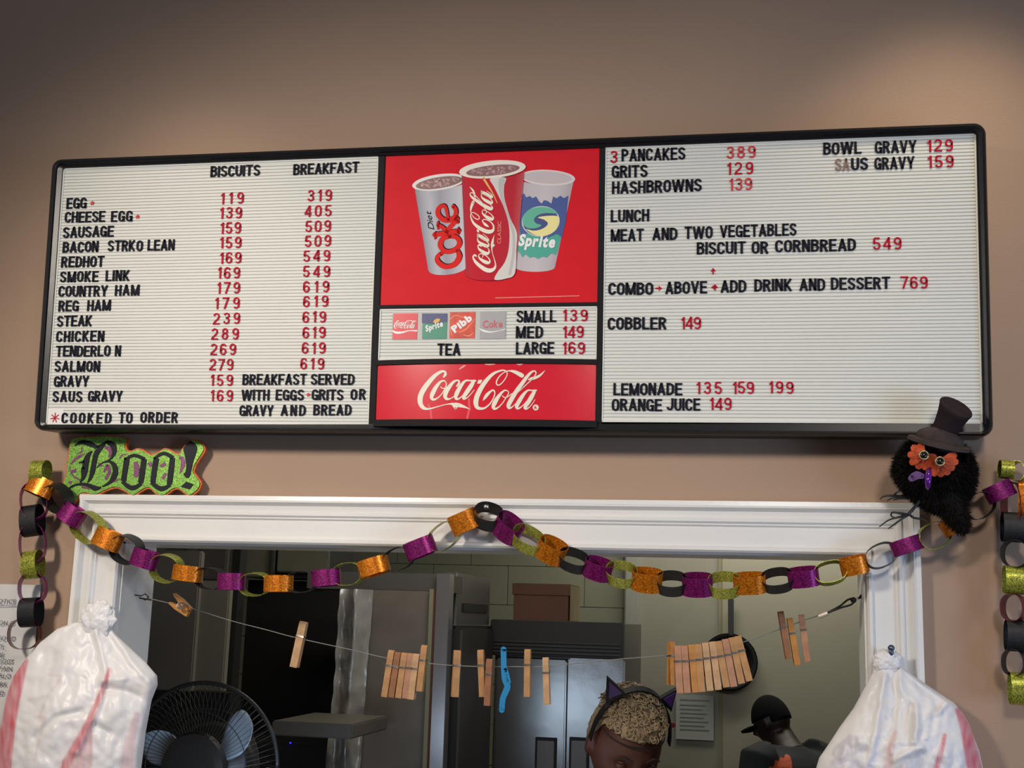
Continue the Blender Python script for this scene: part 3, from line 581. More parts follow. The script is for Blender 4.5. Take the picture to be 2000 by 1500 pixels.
# ------------------------------------------------------------------ paper link garlands
GM = {'o': glitter('orange_glitter', (.98, .22, .010)), 'p': glitter('purple_glitter', (.26, .013, .155)), 'g': glitter('lime_glitter', (.42, .44, .06)), 'k': glitter('black_glitter', (.010, .010, .011), .3, .1, .5), 'm': glitter('maroon_glitter', (.16, .015, .03))}
GL_N = {'o': 'orange', 'p': 'purple', 'g': 'lime green', 'k': 'black', 'm': 'dark maroon'}
def ring_mesh(a, b, hw, th=.0007, n=36):
    V = []; Fc = []
    for i in range(n):
        t = 2 * math.pi * i / n; c, s = math.cos(t), math.sin(t); c2 = math.copysign(abs(c) ** .85, c); s2 = math.copysign(abs(s) ** .85, s)
        for (k, z) in ((1, -hw), (1, hw), (0, hw), (0, -hw)): V.append(((a - (1 - k) * th) * c2, (b - (1 - k) * th) * s2, z))
    for i in range(n):
        for k in range(4): j = (i + 1) % n; Fc.append((i * 4 + k, j * 4 + k, j * 4 + (k + 1) % 4, i * 4 + (k + 1) % 4))
    return V, Fc
def garland(label, links, Y=-.045):
    root = empty('paper_chain', P(links[0][0], links[0][1], Y), label=label, category='garland', group='glitter paper chains'); ro = root.location
    for (x, y, ang, kind, c, L, H, roll) in links:
        p = P(x, y, Y); a = math.radians(ang); dv = (P(x + math.cos(a), y + math.sin(a), Y) - p).normalized(); s = mpp(x, y, Y)
        nv = Vector((0, -1, 0)); wv = dv.cross(nv).normalized()
        if kind == 'A': V, Fc = ring_mesh(L * s / 2, .019, H * s / 2); X, Yx, Z = dv, nv, wv
        else: V, Fc = ring_mesh(L * s / 2, H * s / 2, .0135); X, Yx, Z = dv, wv, -nv
        R = Matrix.Rotation(math.radians(roll), 3, dv); Mx = R @ Matrix((X, Yx, Z)).transposed()
        ra = random.uniform(0, 50)
        o = new('paper_link', V, Fc, GM[c], root, smooth=True, label=GL_N[c] + ' glitter paper link'); autosmooth(o, 40)
        o.matrix_world = Matrix.Translation(p - ro) @ Mx.to_4x4()
    return root
main_chain = garland('long orange, purple, green and black glitter paper chain draped across the opening trim', [
 (79, 922, 95, 'A', 'g', 42, 25, 0), (79, 951, 22, 'A', 'o', 50, 32, -12), (113, 973, 40, 'B', 'k', 54, 46, 24), (141, 1005, 36, 'A', 'p', 46, 33, -5), (173, 1030, 38, 'B', 'g', 66, 50, 12), (211, 1053, 24, 'A', 'o', 54, 34, -4), (248, 1073, 24, 'B', 'k', 58, 50, 14),
 (283, 1091, 19, 'A', 'p', 50, 32, 0), (326, 1110, 15, 'B', 'g', 58, 50, 10), (366, 1120, 7, 'A', 'o', 55, 28, 0), (411, 1130, 8, 'B', 'k', 54, 40, 3), (452, 1136, 1, 'A', 'p', 52, 30, 0), (499, 1141, 2, 'B', 'g', 56, 42, 8), (544, 1140, 0, 'A', 'o', 55, 30, 0), (590, 1136, -4, 'B', 'k', 56, 40, 3),
 (637, 1129, -5, 'A', 'p', 55, 30, 0), (681, 1121, -8, 'B', 'g', 56, 42, 3), (730, 1107, -17, 'A', 'o', 60, 31, 0), (779, 1091, -22, 'B', 'k', 58, 42, 5), (821, 1070, -22, 'A', 'p', 60, 33, 4), (868, 1047, -38, 'B', 'g', 68, 46, 5), (907, 1019, -24, 'A', 'o', 58, 38, 8),
 (953, 1009, 18, 'B', 'k', 56, 50, -42), (992, 1031, 40, 'A', 'p', 58, 40, 38), (1031, 1054, 30, 'B', 'g', 66, 44, -38), (1077, 1075, 28, 'A', 'o', 58, 38, 32), (1120, 1095, 20, 'B', 'k', 60, 38, -34), (1168, 1111, 18, 'A', 'p', 56, 34, 26), (1214, 1122, 10, 'B', 'g', 62, 44, -34),
 (1264, 1133, 7, 'A', 'o', 60, 38, 24), (1312, 1140, 2, 'B', 'k', 60, 42, -36), (1362, 1142, 1, 'A', 'p', 60, 38, 22), (1415, 1143, 0, 'B', 'g', 64, 46, -38), (1464, 1139, -2, 'A', 'o', 64, 36, 18), (1519, 1134, -8, 'B', 'k', 64, 42, -30), (1569, 1127, -6, 'A', 'p', 62, 34, 16),
 (1622, 1119, -14, 'B', 'g', 66, 44, -10), (1668, 1104, -12, 'A', 'o', 56, 34, 10), (1721, 1085, -26, 'B', 'k', 66, 46, -4), (1770, 1066, -18, 'A', 'p', 62, 30, 0), (1825, 1046, -26, 'B', 'g', 66, 52, 4), (1866, 1025, -26, 'A', 'o', 60, 32, 0), (1913, 988, -35, 'B', 'k', 62, 50, 4), (1952, 960, -24, 'A', 'p', 60, 34, 0)])
garland('short glitter paper chain hanging at the far left beside the paper notice', [
 (67, 979, 85, 'B', 'p', 66, 46, -22), (63, 1017, 88, 'A', 'k', 56, 31, 0), (64, 1062, 88, 'B', 'p', 70, 44, -22), (64, 1103, 88, 'A', 'g', 50, 29, 0), (64, 1149, 88, 'B', 'p', 54, 46, -18), (60, 1196, 92, 'A', 'k', 52, 32, 0), (48, 1238, 92, 'B', 'm', 54, 54, -20)])
garland('chain of green, black and maroon glitter paper links hanging down the right edge', [
 (1965, 917, 92, 'A', 'g', 38, 26, 0), (1990, 921, 88, 'B', 'g', 42, 36, 30), (1980, 985, 88, 'B', 'm', 92, 42, 34), (1998, 975, 92, 'A', 'o', 80, 16, 14), (1980, 1030, 90, 'A', 'k', 62, 46, 0), (1984, 1082, 90, 'B', 'k', 56, 54, 26), (1984, 1133, 90, 'A', 'g', 58, 46, 0), (1980, 1187, 90, 'B', 'm', 56, 46, 30), (1987, 1242, 90, 'A', 'k', 64, 46, 0), (1981, 1294, 90, 'B', 'k', 54, 44, 26), (1994, 1345, 88, 'A', 'g', 66, 44, 0)])
pin = MB(); pc_ = P(949.5, 990, -.06)
pin.sphere(pc_, (.0048, .0026, .0048), 14, 8); pin.tube([pc_, pc_ + Vector((0, .06, 0))], .0008, 6)
pin.build('push_pin', mat('chrome', (.75, .74, .70), .18, 1.0), None, True, label='silver round headed pin holding up the middle of the paper chain', category='pin')
# ------------------------------------------------------------------ glitter word sign
def onS(x, y, z):
    q = P(120 + x / 6.667, 840 + y / 6.667, -.014); return (q.x, q.y - z, q.z)
SO = [(135, 180), (150, 130), (230, 95), (340, 88), (480, 84), (620, 72), (760, 80), (870, 110), (900, 150), (875, 200), (885, 250), (925, 275), (1020, 243), (1110, 268), (1200, 320), (1290, 285), (1375, 240), (1460, 268), (1555, 315), (1590, 255), (1640, 190), (1700, 140), (1780, 128), (1855, 170), (1900, 240), (1880, 310), (1820, 400), (1780, 470), (1758, 540), (1800, 610), (1850, 690), (1825, 775), (1760, 840), (1685, 872), (1610, 820), (1545, 778), (1480, 790), (1400, 850), (1325, 872), (1255, 840), (1180, 775), (1120, 780), (1040, 830), (970, 872), (900, 842), (820, 792), (745, 765), (670, 778), (590, 812), (500, 855), (420, 856), (340, 838), (285, 848), (262, 890), (225, 945), (170, 968), (120, 945), (80, 860), (30, 800), (50, 690), (80, 590), (100, 450), (120, 300)]
sign = empty('word_sign', tuple(P(250, 950, -.014)), label='green glitter cutout sign with black gothic lettering standing on the left of the white trim', category='sign')
def sgn(o): o.parent = sign; o.matrix_parent_inverse = Matrix.Translation(-sign.location); return o
def inset(poly, d_):
    out = []; n = len(poly); A = sum(poly[i - 1][0] * poly[i][1] - poly[i][0] * poly[i - 1][1] for i in range(n)); sg = 1 if A > 0 else -1
    for i in range(n):
        a = poly[i - 1]; b = poly[(i + 1) % n]; dx, dy = b[0] - a[0], b[1] - a[1]; l = math.hypot(dx, dy) or 1
        out.append((poly[i][0] - dy / l * d_ * sg, poly[i][1] + dx / l * d_ * sg))
    return out
SP = smooth_poly(SO, 3)
sgn(MB().prism(SP, 0, .008, onS).build('base_board', glitter('orange_foam', (.62, .13, .02), .5, .1, .5)))
grm = glitter('green_glitter', (.22, .46, .07), .4, .35, .36)
sgn(MB().prism(inset(SP, 20), .008, .0105, onS).build('green_face', grm))
blg = mat('sign_black', (.007, .008, .013), .5, spec=.2)
LB = [[(215, 215, 6), (262, 185, 30), (330, 168, 56), (420, 195, 66), (500, 225, 42), (560, 215, 14), (640, 165, 8)], [(630, 165, 40), (705, 205, 76), (728, 285, 56), (695, 365, 26), (640, 408, 10)],
 [(600, 195, 30), (540, 250, 56), (492, 320, 62), (468, 420, 62), (448, 530, 62), (420, 625, 42), (380, 692, 8)], [(440, 285, 8), (400, 320, 42), (368, 390, 72), (352, 470, 76), (338, 540, 84), (325, 620, 50), (282, 692, 14)],
 [(300, 530, 10), (340, 500, 40)], [(265, 435, 8), (340, 420, 40)], [(500, 500, 8), (545, 455, 12), (600, 425, 18), (670, 420, 36), (725, 470, 60), (742, 545, 70), (715, 630, 66), (660, 695, 36), (570, 745, 12)],
 [(105, 815, 10), (170, 745, 20), (275, 712, 28), (380, 722, 46), (480, 765, 62), (555, 752, 16)], [(105, 890, 34), (165, 885, 54)], [(470, 250, 6), (560, 200, 16), (640, 150, 6)]]
LO = [[(892, 372, 70), (868, 520, 66), (846, 672, 66)], [(862, 392, 26), (985, 338, 40), (1120, 390, 50)], [(1112, 385, 66), (1092, 540, 70), (1068, 695, 66)], [(828, 680, 44), (955, 762, 60), (1082, 702, 34)],
 [(1272, 372, 70), (1248, 520, 66), (1226, 690, 66)], [(1245, 380, 26), (1365, 312, 44), (1490, 372, 54)], [(1482, 372, 66), (1462, 540, 70), (1440, 715, 66)], [(1205, 690, 44), (1330, 772, 62), (1455, 722, 34)]]
mbl = strokes(LB, onS, .0105, .0122, roundcap=False); sgn(mbl.build('gothic_capital', blg))
for grp in (LO[:4], LO[4:]): sgn(strokes(grp, onS, .0105, .0122, roundcap=False).build('gothic_letter', blg))
ex = MB(); ex.prism(smooth_poly([(1720, 155), (1795, 222), (1790, 300), (1745, 430), (1718, 560), (1705, 605), (1665, 635), (1622, 580), (1652, 555), (1660, 450), (1640, 330), (1625, 240)], 2), .0105, .0122, onS)
ex.prism([(1665, 680), (1755, 715), (1700, 780), (1590, 745)], .0105, .0122, onS); sgn(ex.build('exclamation_mark', blg))
PU = [[(160, 455, 12), (205, 405, 32), (280, 348, 30), (345, 325, 6)], [(300, 230, 16), (300, 290, 16), (240, 320, 10)], [(165, 545, 30), (230, 535, 44)], [(150, 470, 8), (155, 540, 12), (200, 610, 22), (275, 655, 18)], [(600, 235, 30), (660, 255, 60), (675, 310, 44), (650, 370, 12)], [(1000, 420, 56), (1016, 520, 70), (1000, 622, 46)], [(1180, 430, 60), (1205, 490, 34)], [(1320, 482, 34), (1390, 445, 50)], [(1350, 645, 40), (1395, 570, 36)], [(1565, 365, 40), (1612, 390, 50), (1612, 480, 56), (1572, 575, 8)], [(135, 680, 30), (170, 700, 44)], [(590, 560, 20), (640, 470, 44), (660, 560, 40), (610, 650, 30)], [(520, 440, 20), (560, 480, 40)], [(690, 690, 24), (800, 640, 10)], [(790, 380, 20), (840, 330, 14), (930, 340, 8)], [(400, 770, 24), (300, 745, 30)]]
sgn(strokes(PU, onS, .0105, .0113, roundcap=False).build('purple_swirl', glitter('purple_print', (.20, .05, .14), .5, .25, .4), kind='stuff'))
# ------------------------------------------------------------------ fuzzy bird in a top hat
OY = -.097
bird = empty('bird_figure', tuple(P(1822, 1010, OY)), label='fuzzy black bird figure in a grey top hat with orange feather eyes', category='figurine')
def bd(o): o.parent = bird; o.matrix_parent_inverse = Matrix.Translation(-bird.location); return o
def O(x, y, dy=0.0): return P(1700 + x / 5.171, 760 + y / 5.171, OY + dy)
so = mpp(1822, 930, OY) / 5.171
fur_m = mat('black_plush', (.012, .010, .009), .95, bump=(300, .5), spec=.1)
bc = O(645, 850); U_ = Vector((1, 0, 0)); up = Vector((0, 0, 1))
bm = bmesh.new(); bmesh.ops.create_icosphere(bm, subdivisions=5, radius=1); 
def birdpt(v):
    x, y, z = v
    rx, rz, ry = 400 * so, 395 * so, 330 * so * .75
    px = x * rx; pz = z * rz; py = y * ry
    if z < 0: t = -z; px = px * (1 - .22 * t) + .012 * t
    px += .012 * (1 - abs(z)) * 0
    f = 1 + .05 * noise.noise(Vector(v) * 3)
    tail = max(0, 1 - ((x - .30) ** 2 + (z + .90) ** 2) / .16); 
    return Vector((px * f + tail * .016, py * f, pz * f - tail * .034))
for v in bm.verts: v.co = birdpt(v.co) 
bm.normal_update(); me = bpy.data.meshes.new('body'); bm.to_mesh(me)
body = link('plush_body', me); me.materials.append(fur_m); body.location = bc; bd(body)
fv = []; ff = []; random.seed(11)
faces = list(bm.faces)
for i in range(15000):
    f = random.choice(faces); c = f.calc_center_median(); nrm = f.normal
    if nrm.y > .5: continue
    t1 = nrm.orthogonal().normalized(); t1.rotate(Matrix.Rotation(random.uniform(0, 6.28), 3, nrm)); L = random.uniform(.007, .014)
    p = c + t1 * random.uniform(-.002, .002); tip = p + (nrm * .75 + Vector((random.uniform(-.4, .4), random.uniform(-.4, .4), random.uniform(-.9, .1)))).normalized() * L
    k = len(fv); fv += [p - t1 * .0009, p + t1 * .0009, tip]; ff.append((k, k + 1, k + 2))
bm.free()
fo = new('plush_fur', fv, ff, fur_m, None, kind='stuff'); fo.location = bc; bd(fo)
felt = mat('grey_felt', (.058, .044, .040), .95, bump=(400, .4), spec=.1, var=.2, vscale=60)
feltd = mat('dark_felt', (.026, .018, .020), .95, bump=(400, .4), spec=.1, var=.2, vscale=60)
def loft(loops, name, m, cap=True, smooth=True):
    n = len(loops[0]); V = [p for l in loops for p in l]; Fc = []
    for k in range(len(loops) - 1):
        for i in range(n): Fc.append((k * n + i, k * n + (i + 1) % n, (k + 1) * n + (i + 1) % n, (k + 1) * n + i))
    if cap: Fc += [tuple(range(n)), tuple((len(loops) - 1) * n + i for i in range(n))]
    mb = MB().add(V, Fc); return mb.build(name, m, None, smooth)
def disc(c, ax, rx, r2, n=28, ref=Vector((1, 0, 0))):
    ax = ax.normalized(); a = (ref - ax * ref.dot(ax)).normalized(); b = ax.cross(a)
    return [c + a * rx * math.cos(2 * math.pi * i / n) + b * r2 * math.sin(2 * math.pi * i / n) for i in range(n)]
hax = (Vector((.42, -.10, .9))).normalized()
h0 = O(735, 455, -.022); h1 = O(868, 180, -.045)
L_ = []
for t, r in ((0, 132), (.3, 138), (.6, 150), (.85, 168), (.97, 182), (1.0, 178)): L_.append(disc(h0.lerp(h1, t), (h1 - h0).normalized() + Vector((.12 * t, -.25, 0)), r * so, r * so * .95, ref=Vector((1, 0, -.4))))
crown = loft(L_, 'hat_crown', feltd); autosmooth(crown, 50); bd(crown)
bax = Vector((-.22, .30, -.93)); bcn = O(690, 545, -.045)
br_ = [disc(bcn + bax * (-.002), bax, 312 * so, 235 * so, ref=Vector((1, 0, -.33))), disc(bcn + bax * (.003), bax, 318 * so, 240 * so, ref=Vector((1, 0, -.33)))]
bd(loft(br_, 'hat_brim', felt, smooth=False))
dome = MB().sphere(bcn + Vector((.004, .015, .006)), (250 * so, 150 * so, 130 * so), 24, 12, Matrix.Rotation(.30, 3, 'Y')).build('hat_dome', felt, None, True); bd(dome)
rbn = loft([disc(h0 - (h1 - h0) * .02, h1 - h0, 132 * so, 128 * so), disc(h0 + (h1 - h0) * .13, h1 - h0, 133 * so, 129 * so)], 'hat_ribbon', mat('olive_ribbon', (.08, .11, .04), .6), cap=False); bd(rbn)
orf = mat('orange_feather', (.46, .060, .010), .7, var=.45, vscale=90, bump=(500, .3))
fy = -.075
def petal(c, ang, L, wd, name='eye_feather', y=fy, m=None):
    pts = []; a = math.radians(ang)
    prof_ = [(0, .25), (.25, .7), (.6, 1), (.85, .95), (1, .45)]
    out = [(x * L, wd * w_ / 2) for x, w_ in prof_] + [(x * L, -wd * w_ / 2) for x, w_ in prof_[::-1]]
    mbp = MB(); V = []
    for z in (0, -.0012):
        for (x, yy) in out:
            X = c[0] + x * math.cos(a) - yy * math.sin(a); Y_ = c[1] + x * math.sin(a) + yy * math.cos(a)
            V.append(O(X, Y_, y + z - .004 * (1 - abs(yy) / (wd / 2 + 1)) + .012 * (x / L) ** 2))
    n = len(out); Fc = [tuple(range(n)), tuple(n + i for i in range(n))] + [(i, (i + 1) % n, n + (i + 1) % n, n + i) for i in range(n)]
    return bd(mbp.add(V, Fc).build(name, m or orf, None))
for ang, L in ((215, 160), (182, 170), (150, 170), (118, 155), (85, 150), (50, 150), (15, 130), (245, 130)): petal((545, 668), ang, L, 78)
for ang, L in ((-22, 185), (2, 190), (28, 170), (55, 165), (85, 160), (115, 165), (140, 110)): petal((700, 728), ang, L, 80, y=fy + .001)
gold = mat('aged_gold', (.30, .24, .13), .35, .8)
for (ex_, ey_) in ((540, 668), (703, 730)):
    ec = O(ex_, ey_, fy - .008); ring = MB(); N = 24
    ring.tube([ec + Vector((math.cos(2 * math.pi * i / N) * 43 * so, 0, math.sin(2 * math.pi * i / N) * 43 * so)) for i in range(N + 1)], 10 * so, 8); bd(ring.build('eye_ring', gold, None, True))
    bd(MB().sphere(ec + Vector((0, .001, 0)), (36 * so, 18 * so, 36 * so), 16, 10).build('eye', mat('glass_black', (.006, .005, .004), .06), None, True))
prp = mat('purple_foil', (.16, .03, .34), .15, .6)
bk = MB().tube([O(590, 815, fy - .008), O(588, 860, fy - .022), O(582, 930, fy - .030), O(580, 985, fy - .024), O(578, 1028, fy - .012)], [26 * so, 34 * so, 32 * so, 24 * so, 4 * so], 12).build('beak', prp, None, True); bd(bk)
bow = strokes([[(415, 900, 70), (470, 870, 84), (530, 880, 50)]], lambda x, y, z: tuple(O(x, y, fy - .004 - z)), 0, .006).build('purple_ornament', glitter('violet_glitter', (.07, .02, .13), .4, .4, .35), None); bd(bow)
legm = mat('black_wire', (.02, .02, .022), .5)
def leg(pts, toes):
    mb = MB(); mb.tube([O(x, y, d_) for x, y, d_ in catmull(pts, 5)], 17 * so, 8)
    o = mb.build('leg', legm, None, True); bd(o)
    for t in toes:
        r = [16 * so * (1 - .70 * i / (len(catmull(t, 5)) - 1)) for i in range(len(catmull(t, 5)))]
        q = MB().tube([O(x, y, d_) for x, y, d_ in catmull(t, 5)], r, 8).build('toe', legm, None, True); q.parent = o
leg([(500, 1130, -.015), (440, 1200, -.02), (380, 1270, -.025)], [[(380, 1265, -.025), (300, 1290, -.03), (190, 1320, -.03), (90, 1390, -.02)], [(380, 1270, -.025), (290, 1330, -.03), (180, 1410, -.02)], [(380, 1270, -.025), (300, 1255, -.04), (225, 1245, -.04), (210, 1280, -.03), (260, 1300, -.03)], [(395, 1265, -.025), (440, 1300, -.02), (530, 1315, -.015), (590, 1352, -.01)]])
leg([(500, 1050, .01), (400, 1080, .005), (260, 1085, .0)], [[(270, 1083, 0), (190, 1075, -.01), (130, 1085, -.01), (98, 1112, 0)], [(270, 1085, 0), (220, 1100, -.01), (165, 1130, 0)], [(230, 1085, 0), (270, 1040, -.01), (320, 1025, -.005)], [(380, 1100, 0), (300, 1105, -.005), (230, 1120, 0)]])
# ------------------------------------------------------------------ plastic bags
def sd(p, pl_):
    best = 1e9; bw = 0
    for a, b in zip(pl_, pl_[1:]):
        ax, ay = a[0], a[1]; bx, by = b[0], b[1]; l2 = (bx - ax) ** 2 + (by - ay) ** 2 or 1
        t = max(0, min(1, ((p[0] - ax) * (bx - ax) + (p[1] - ay) * (by - ay)) / l2)); d_ = math.hypot(p[0] - ax - t * (bx - ax), p[1] - ay - t * (by - ay))
        wd = a[2] + (b[2] - a[2]) * t
        if d_ - wd < best: best = d_ - wd; bw = wd
    return best, bw
bag_m = vcol('thin_plastic', .38, .5, .12)
bag_m.node_tree.nodes['Principled BSDF'].inputs['Roughness'].default_value = .4
def bag(label, Lo, Ro, Y0, depth, creases, stripes, tints, knot, seed):
    root = empty('plastic_bag', tuple(P(knot[0], knot[1], Y0)), label=label, category='bag', group='plastic bags hanging on the trim')
    def at(o, ln, y):
        for a, b in zip(ln, ln[1:]):
            if a[1] <= y <= b[1]: t = (y - a[1]) / (b[1] - a[1] or 1); return a[0] + (b[0] - a[0]) * t
        return ln[-1][0] if y > ln[-1][1] else ln[0][0]
    y0 = max(Lo[0][1], Ro[0][1]); y1 = 1640; NV, NU = 110, 90; V = []; C = []; Fc = []
    for side in (0, 1):
        for j in range(NV + 1):
            y = y0 + (y1 - y0) * (j / NV) ** 1.1; xl, xr = at(0, Lo, y), at(0, Ro, y); t = (y - y0) / (y1 - y0)
            for i in range(NU + 1):
                s = i / NU; q = 2 * s - 1; x = xl + (xr - xl) * s
                b_ = depth * (min(1, t * 2.2) ** .7) * max(0, 1 - q * q) ** .5 + .006
                if side == 0:
                    dep = -b_; fold = 0
                    for k, am, ph in ((5, .0035, 1.0 + seed), (9, .0022, 2.2 + seed), (14, .0012, .5)): fold += am * math.sin(k * q + ph + 1.5 * t) * min(1, t * 5 + .2) * (1 - .5 * t)
                    for cr in creases:
                        d_, _w = sd((x, y), cr[1]); fold += cr[0] * math.exp(-(max(d_, 0) / 7.0) ** 2)
                    fold += .004 * noise.noise(Vector((x * .02 + seed, y * .02, 0))) + .0032 * noise.noise(Vector((x * .07, y * .045, seed))) + .0022 * abs(noise.noise(Vector((x * .05 + y * .03, y * .06 - x * .04, seed + 3))))
                    dep -= fold * max(0, 1 - q ** 8)
                else: dep = min(.3 * b_, .012)
                V.append(P(x, y, Y0 + dep) if side == 0 else P(x, y, Y0 + dep))
                c = (.86, .85, .84)
                for pl_, col, k in stripes + tints:
                    d_, wd = sd((x, y), pl_)
                    if d_ < 3: 
                        a = k * max(0, min(1, (3 - d_) / 4)) * (.75 + .35 * noise.noise(Vector((x * .15, y * .03, 2)))); c = lerp3(c, col, a)
                C.append(c)
        o = side * (NV + 1) * (NU + 1)
        for j in range(NV):
            for i in range(NU): a = o + j * (NU + 1) + i; f_ = (a, a + NU + 1, a + NU + 2, a + 1); Fc.append(f_ if side == 0 else f_[::-1])
    ob = new('bag_body', V, Fc, bag_m, None, smooth=True); at_ = ob.data.color_attributes.new('Col', 'FLOAT_COLOR', 'POINT')
    for i, c in enumerate(C): at_.data[i].color = (*c, 1)
    ob.parent = root; ob.matrix_parent_inverse = Matrix.Translation(-root.location)
    kb = bmesh.new(); bmesh.ops.create_icosphere(kb, subdivisions=5, radius=1); kc = P(knot[0], knot[1], Y0 - .012); s = mpp(knot[0], knot[1], Y0)
    for v in kb.verts:
        n_ = v.co.copy(); f = 1 + .20 * noise.noise(n_ * 2.2 + Vector((seed, 0, 0))) + .13 * abs(noise.noise(n_ * 5 + Vector((0, seed, 0)))) - .05 * abs(math.sin(7 * math.atan2(n_.z, n_.x)))
        v.co = kc + Vector((n_.x * knot[2] * s, n_.y * .014, n_.z * knot[3] * s)) * f
    me = bpy.data.meshes.new('knot'); kb.to_mesh(me); kb.free(); me.polygons.foreach_set('use_smooth', [True] * len(me.polygons)); me.materials.append(bag_m)
    ca = me.color_attributes.new('Col', 'FLOAT_COLOR', 'POINT')
    for i in range(len(me.vertices)): ca.data[i].color = (.86, .85, .85, 1)
    k_ = link('bag_knot', me); k_.parent = root; k_.matrix_parent_inverse = Matrix.Translation(-root.location)
    return root
redS = (.66, .03, .07); pinkS = (.66, .34, .34); greyS = (.42, .40, .50)
bag('white plastic bag with red stripes hanging on the left side trim', [(170, 1214), (150, 1214), (129, 1222), (112, 1228), (72, 1260), (50, 1287), (27, 1320), (15, 1353), (6, 1390), (0, 1419), (-8, 1500), (-12, 1640)], [(205, 1214), (216, 1224), (225, 1238), (285, 1294), (307, 1320), (308, 1338), (296, 1368), (285, 1428), (276, 1500), (262, 1640)],
    -.035, .055, [(.007, [(185, 1225, 0), (205, 1310, 0), (196, 1370, 0), (150, 1470, 0)]), (-.008, [(205, 1345, 0), (240, 1350, 0), (272, 1362, 0)]), (.006, [(225, 1240, 0), (255, 1290, 0), (290, 1330, 0)]), (-.006, [(185, 1415, 0), (212, 1432, 0)]), (.005, [(200, 1330, 0), (245, 1325, 0)]), (.004, [(60, 1362, 0), (92, 1355, 0)]), (-.006, [(70, 1440, 0), (110, 1400, 0), (160, 1390, 0)])],
    [([(47, 1292, 7), (36, 1320, 12), (24, 1370, 13), (15, 1420, 14), (6, 1500, 15), (-2, 1640, 15)], redS, .92), ([(213, 1308, 3), (200, 1350, 5), (174, 1410, 6), (130, 1490, 8), (90, 1640, 9)], redS, .8), ([(172, 1420, 8), (160, 1480, 20), (150, 1560, 24)], (.55, .12, .16), .55), ([(268, 1395, 5), (254, 1450, 10), (240, 1560, 14)], redS, .32)],
    [([(92, 1318, 1), (122, 1320, 1), (92, 1360, 1), (78, 1398, 1)], pinkS, .35), ([(70, 1402, 2), (88, 1402, 2), (78, 1440, 1), (66, 1490, 1)], pinkS, .35), ([(290, 1350, 6), (255, 1340, 8)], (.66, .60, .52), .4)], (192, 1210, 33, 32), 1.3)
bag('white plastic bag with red stripes hanging from a hook on the right side trim', [(1722, 1292), (1706, 1294), (1705, 1313), (1667, 1383), (1640, 1420), (1620, 1451), (1600, 1480), (1594, 1500), (1580, 1640)], [(1745, 1292), (1760, 1294), (1766, 1306), (1802, 1332), (1863, 1372), (1880, 1392), (1893, 1414), (1912, 1465), (1920, 1500), (1928, 1640)],
    -.035, .060, [(.006, [(1735, 1300, 0), (1722, 1350, 0), (1712, 1430, 0), (1690, 1500, 0)]), (-.007, [(1748, 1300, 0), (1752, 1360, 0), (1745, 1440, 0)]), (.006, [(1757, 1310, 0), (1754, 1390, 0), (1742, 1470, 0)]), (.008, [(1765, 1305, 0), (1810, 1340, 0), (1862, 1378, 0)]), (-.007, [(1830, 1380, 0), (1815, 1430, 0)]), (.006, [(1850, 1372, 0), (1822, 1400, 0), (1810, 1440, 0)]), (.006, [(1745, 1485, 0), (1785, 1465, 0), (1800, 1462, 0)]), (.007, [(1790, 1380, 0), (1790, 1450, 0)]), (-.005, [(1778, 1380, 0), (1770, 1460, 0)])],
    [([(1872, 1388, 5), (1889, 1430, 11), (1903, 1500, 14), (1912, 1640, 14)], redS, .9), ([(1845, 1436, 3), (1838, 1470, 4), (1826, 1510, 6), (1810, 1640, 8)], redS, .8), ([(1748, 1430, 3), (1738, 1470, 7), (1730, 1520, 10)], redS, .35)],
    [([(1665, 1450, 14), (1640, 1470, 14), (1690, 1460, 6)], greyS, .55), ([(1790, 1490, 16), (1760, 1510, 14)], greyS, .55), ([(1815, 1400, 6), (1835, 1385, 6)], greyS, .35), ([(1640, 1500, 20), (1690, 1510, 20)], (.5, .45, .6), .45), ([(1735, 1320, 2), (1722, 1420, 10)], (.68, .62, .56), .35), ([(1783, 1400, 8), (1785, 1450, 8)], (.5, .5, .48), .35)], (1733, 1292, 28, 24), 4.1)
hk = MB(); hp = P(1736, 1277, -.02); hk.tube([hp + Vector((0, .02, .0)), hp + Vector((0, -.02, .0)), hp + Vector((0, -.034, -.004)), hp + Vector((0, -.040, .008))], .004, 10); hk.sphere(hp + Vector((0, -.041, .010)), .0055, 12, 8)
hk.tube([hp + Vector((0, .018, .004)), hp + Vector((0, .018, -.022))], .006, 8)
hk.build('coat_hook', mat('blue_steel', (.12, .15, .24), .3, .8), None, True, label='small blue grey metal hook holding the right plastic bag', category='hook')
# ------------------------------------------------------------------ notice on the left wall
pa, pb = P(-60, 1141), P(84, 1143)
notice = empty('paper_notice', (pa.x, -.001, pb.z), label='white paper notice with printed lettering on the wall at the far left', category='notice')
ph_ = .27; pw_ = pb.x - pa.x; V = []; Fc = []
for i in range(13):
    for j in range(13): V.append((pw_ * i / 12, -.0015 - .003 * math.sin(i * .5) ** 2 - .004 * (i / 12) ** 4, -ph_ * j / 12))
for i in range(12):
    for j in range(12): a = i * 13 + j; Fc.append((a, a + 1, a + 14, a + 13))
new('sheet', V, Fc, mat('white_paper', (.62, .62, .60), .7), notice, smooth=True)
def ntxt(t, xr, yb, h=8):
    p = P(xr, yb); k = h * mpp(xr, yb) / CAPH; wd = text_width(t) * k
    MB_ = text_mesh(t, lambda x, y, z: (p.x - notice.location.x - wd + x * k, -.0078 - .0002 * z, p.z - notice.location.z + y * k), gap=.12, bold=-.004); MB_.build('lettering', mat('print_grey', (.10, .10, .11), .6), notice)
    return p, wd
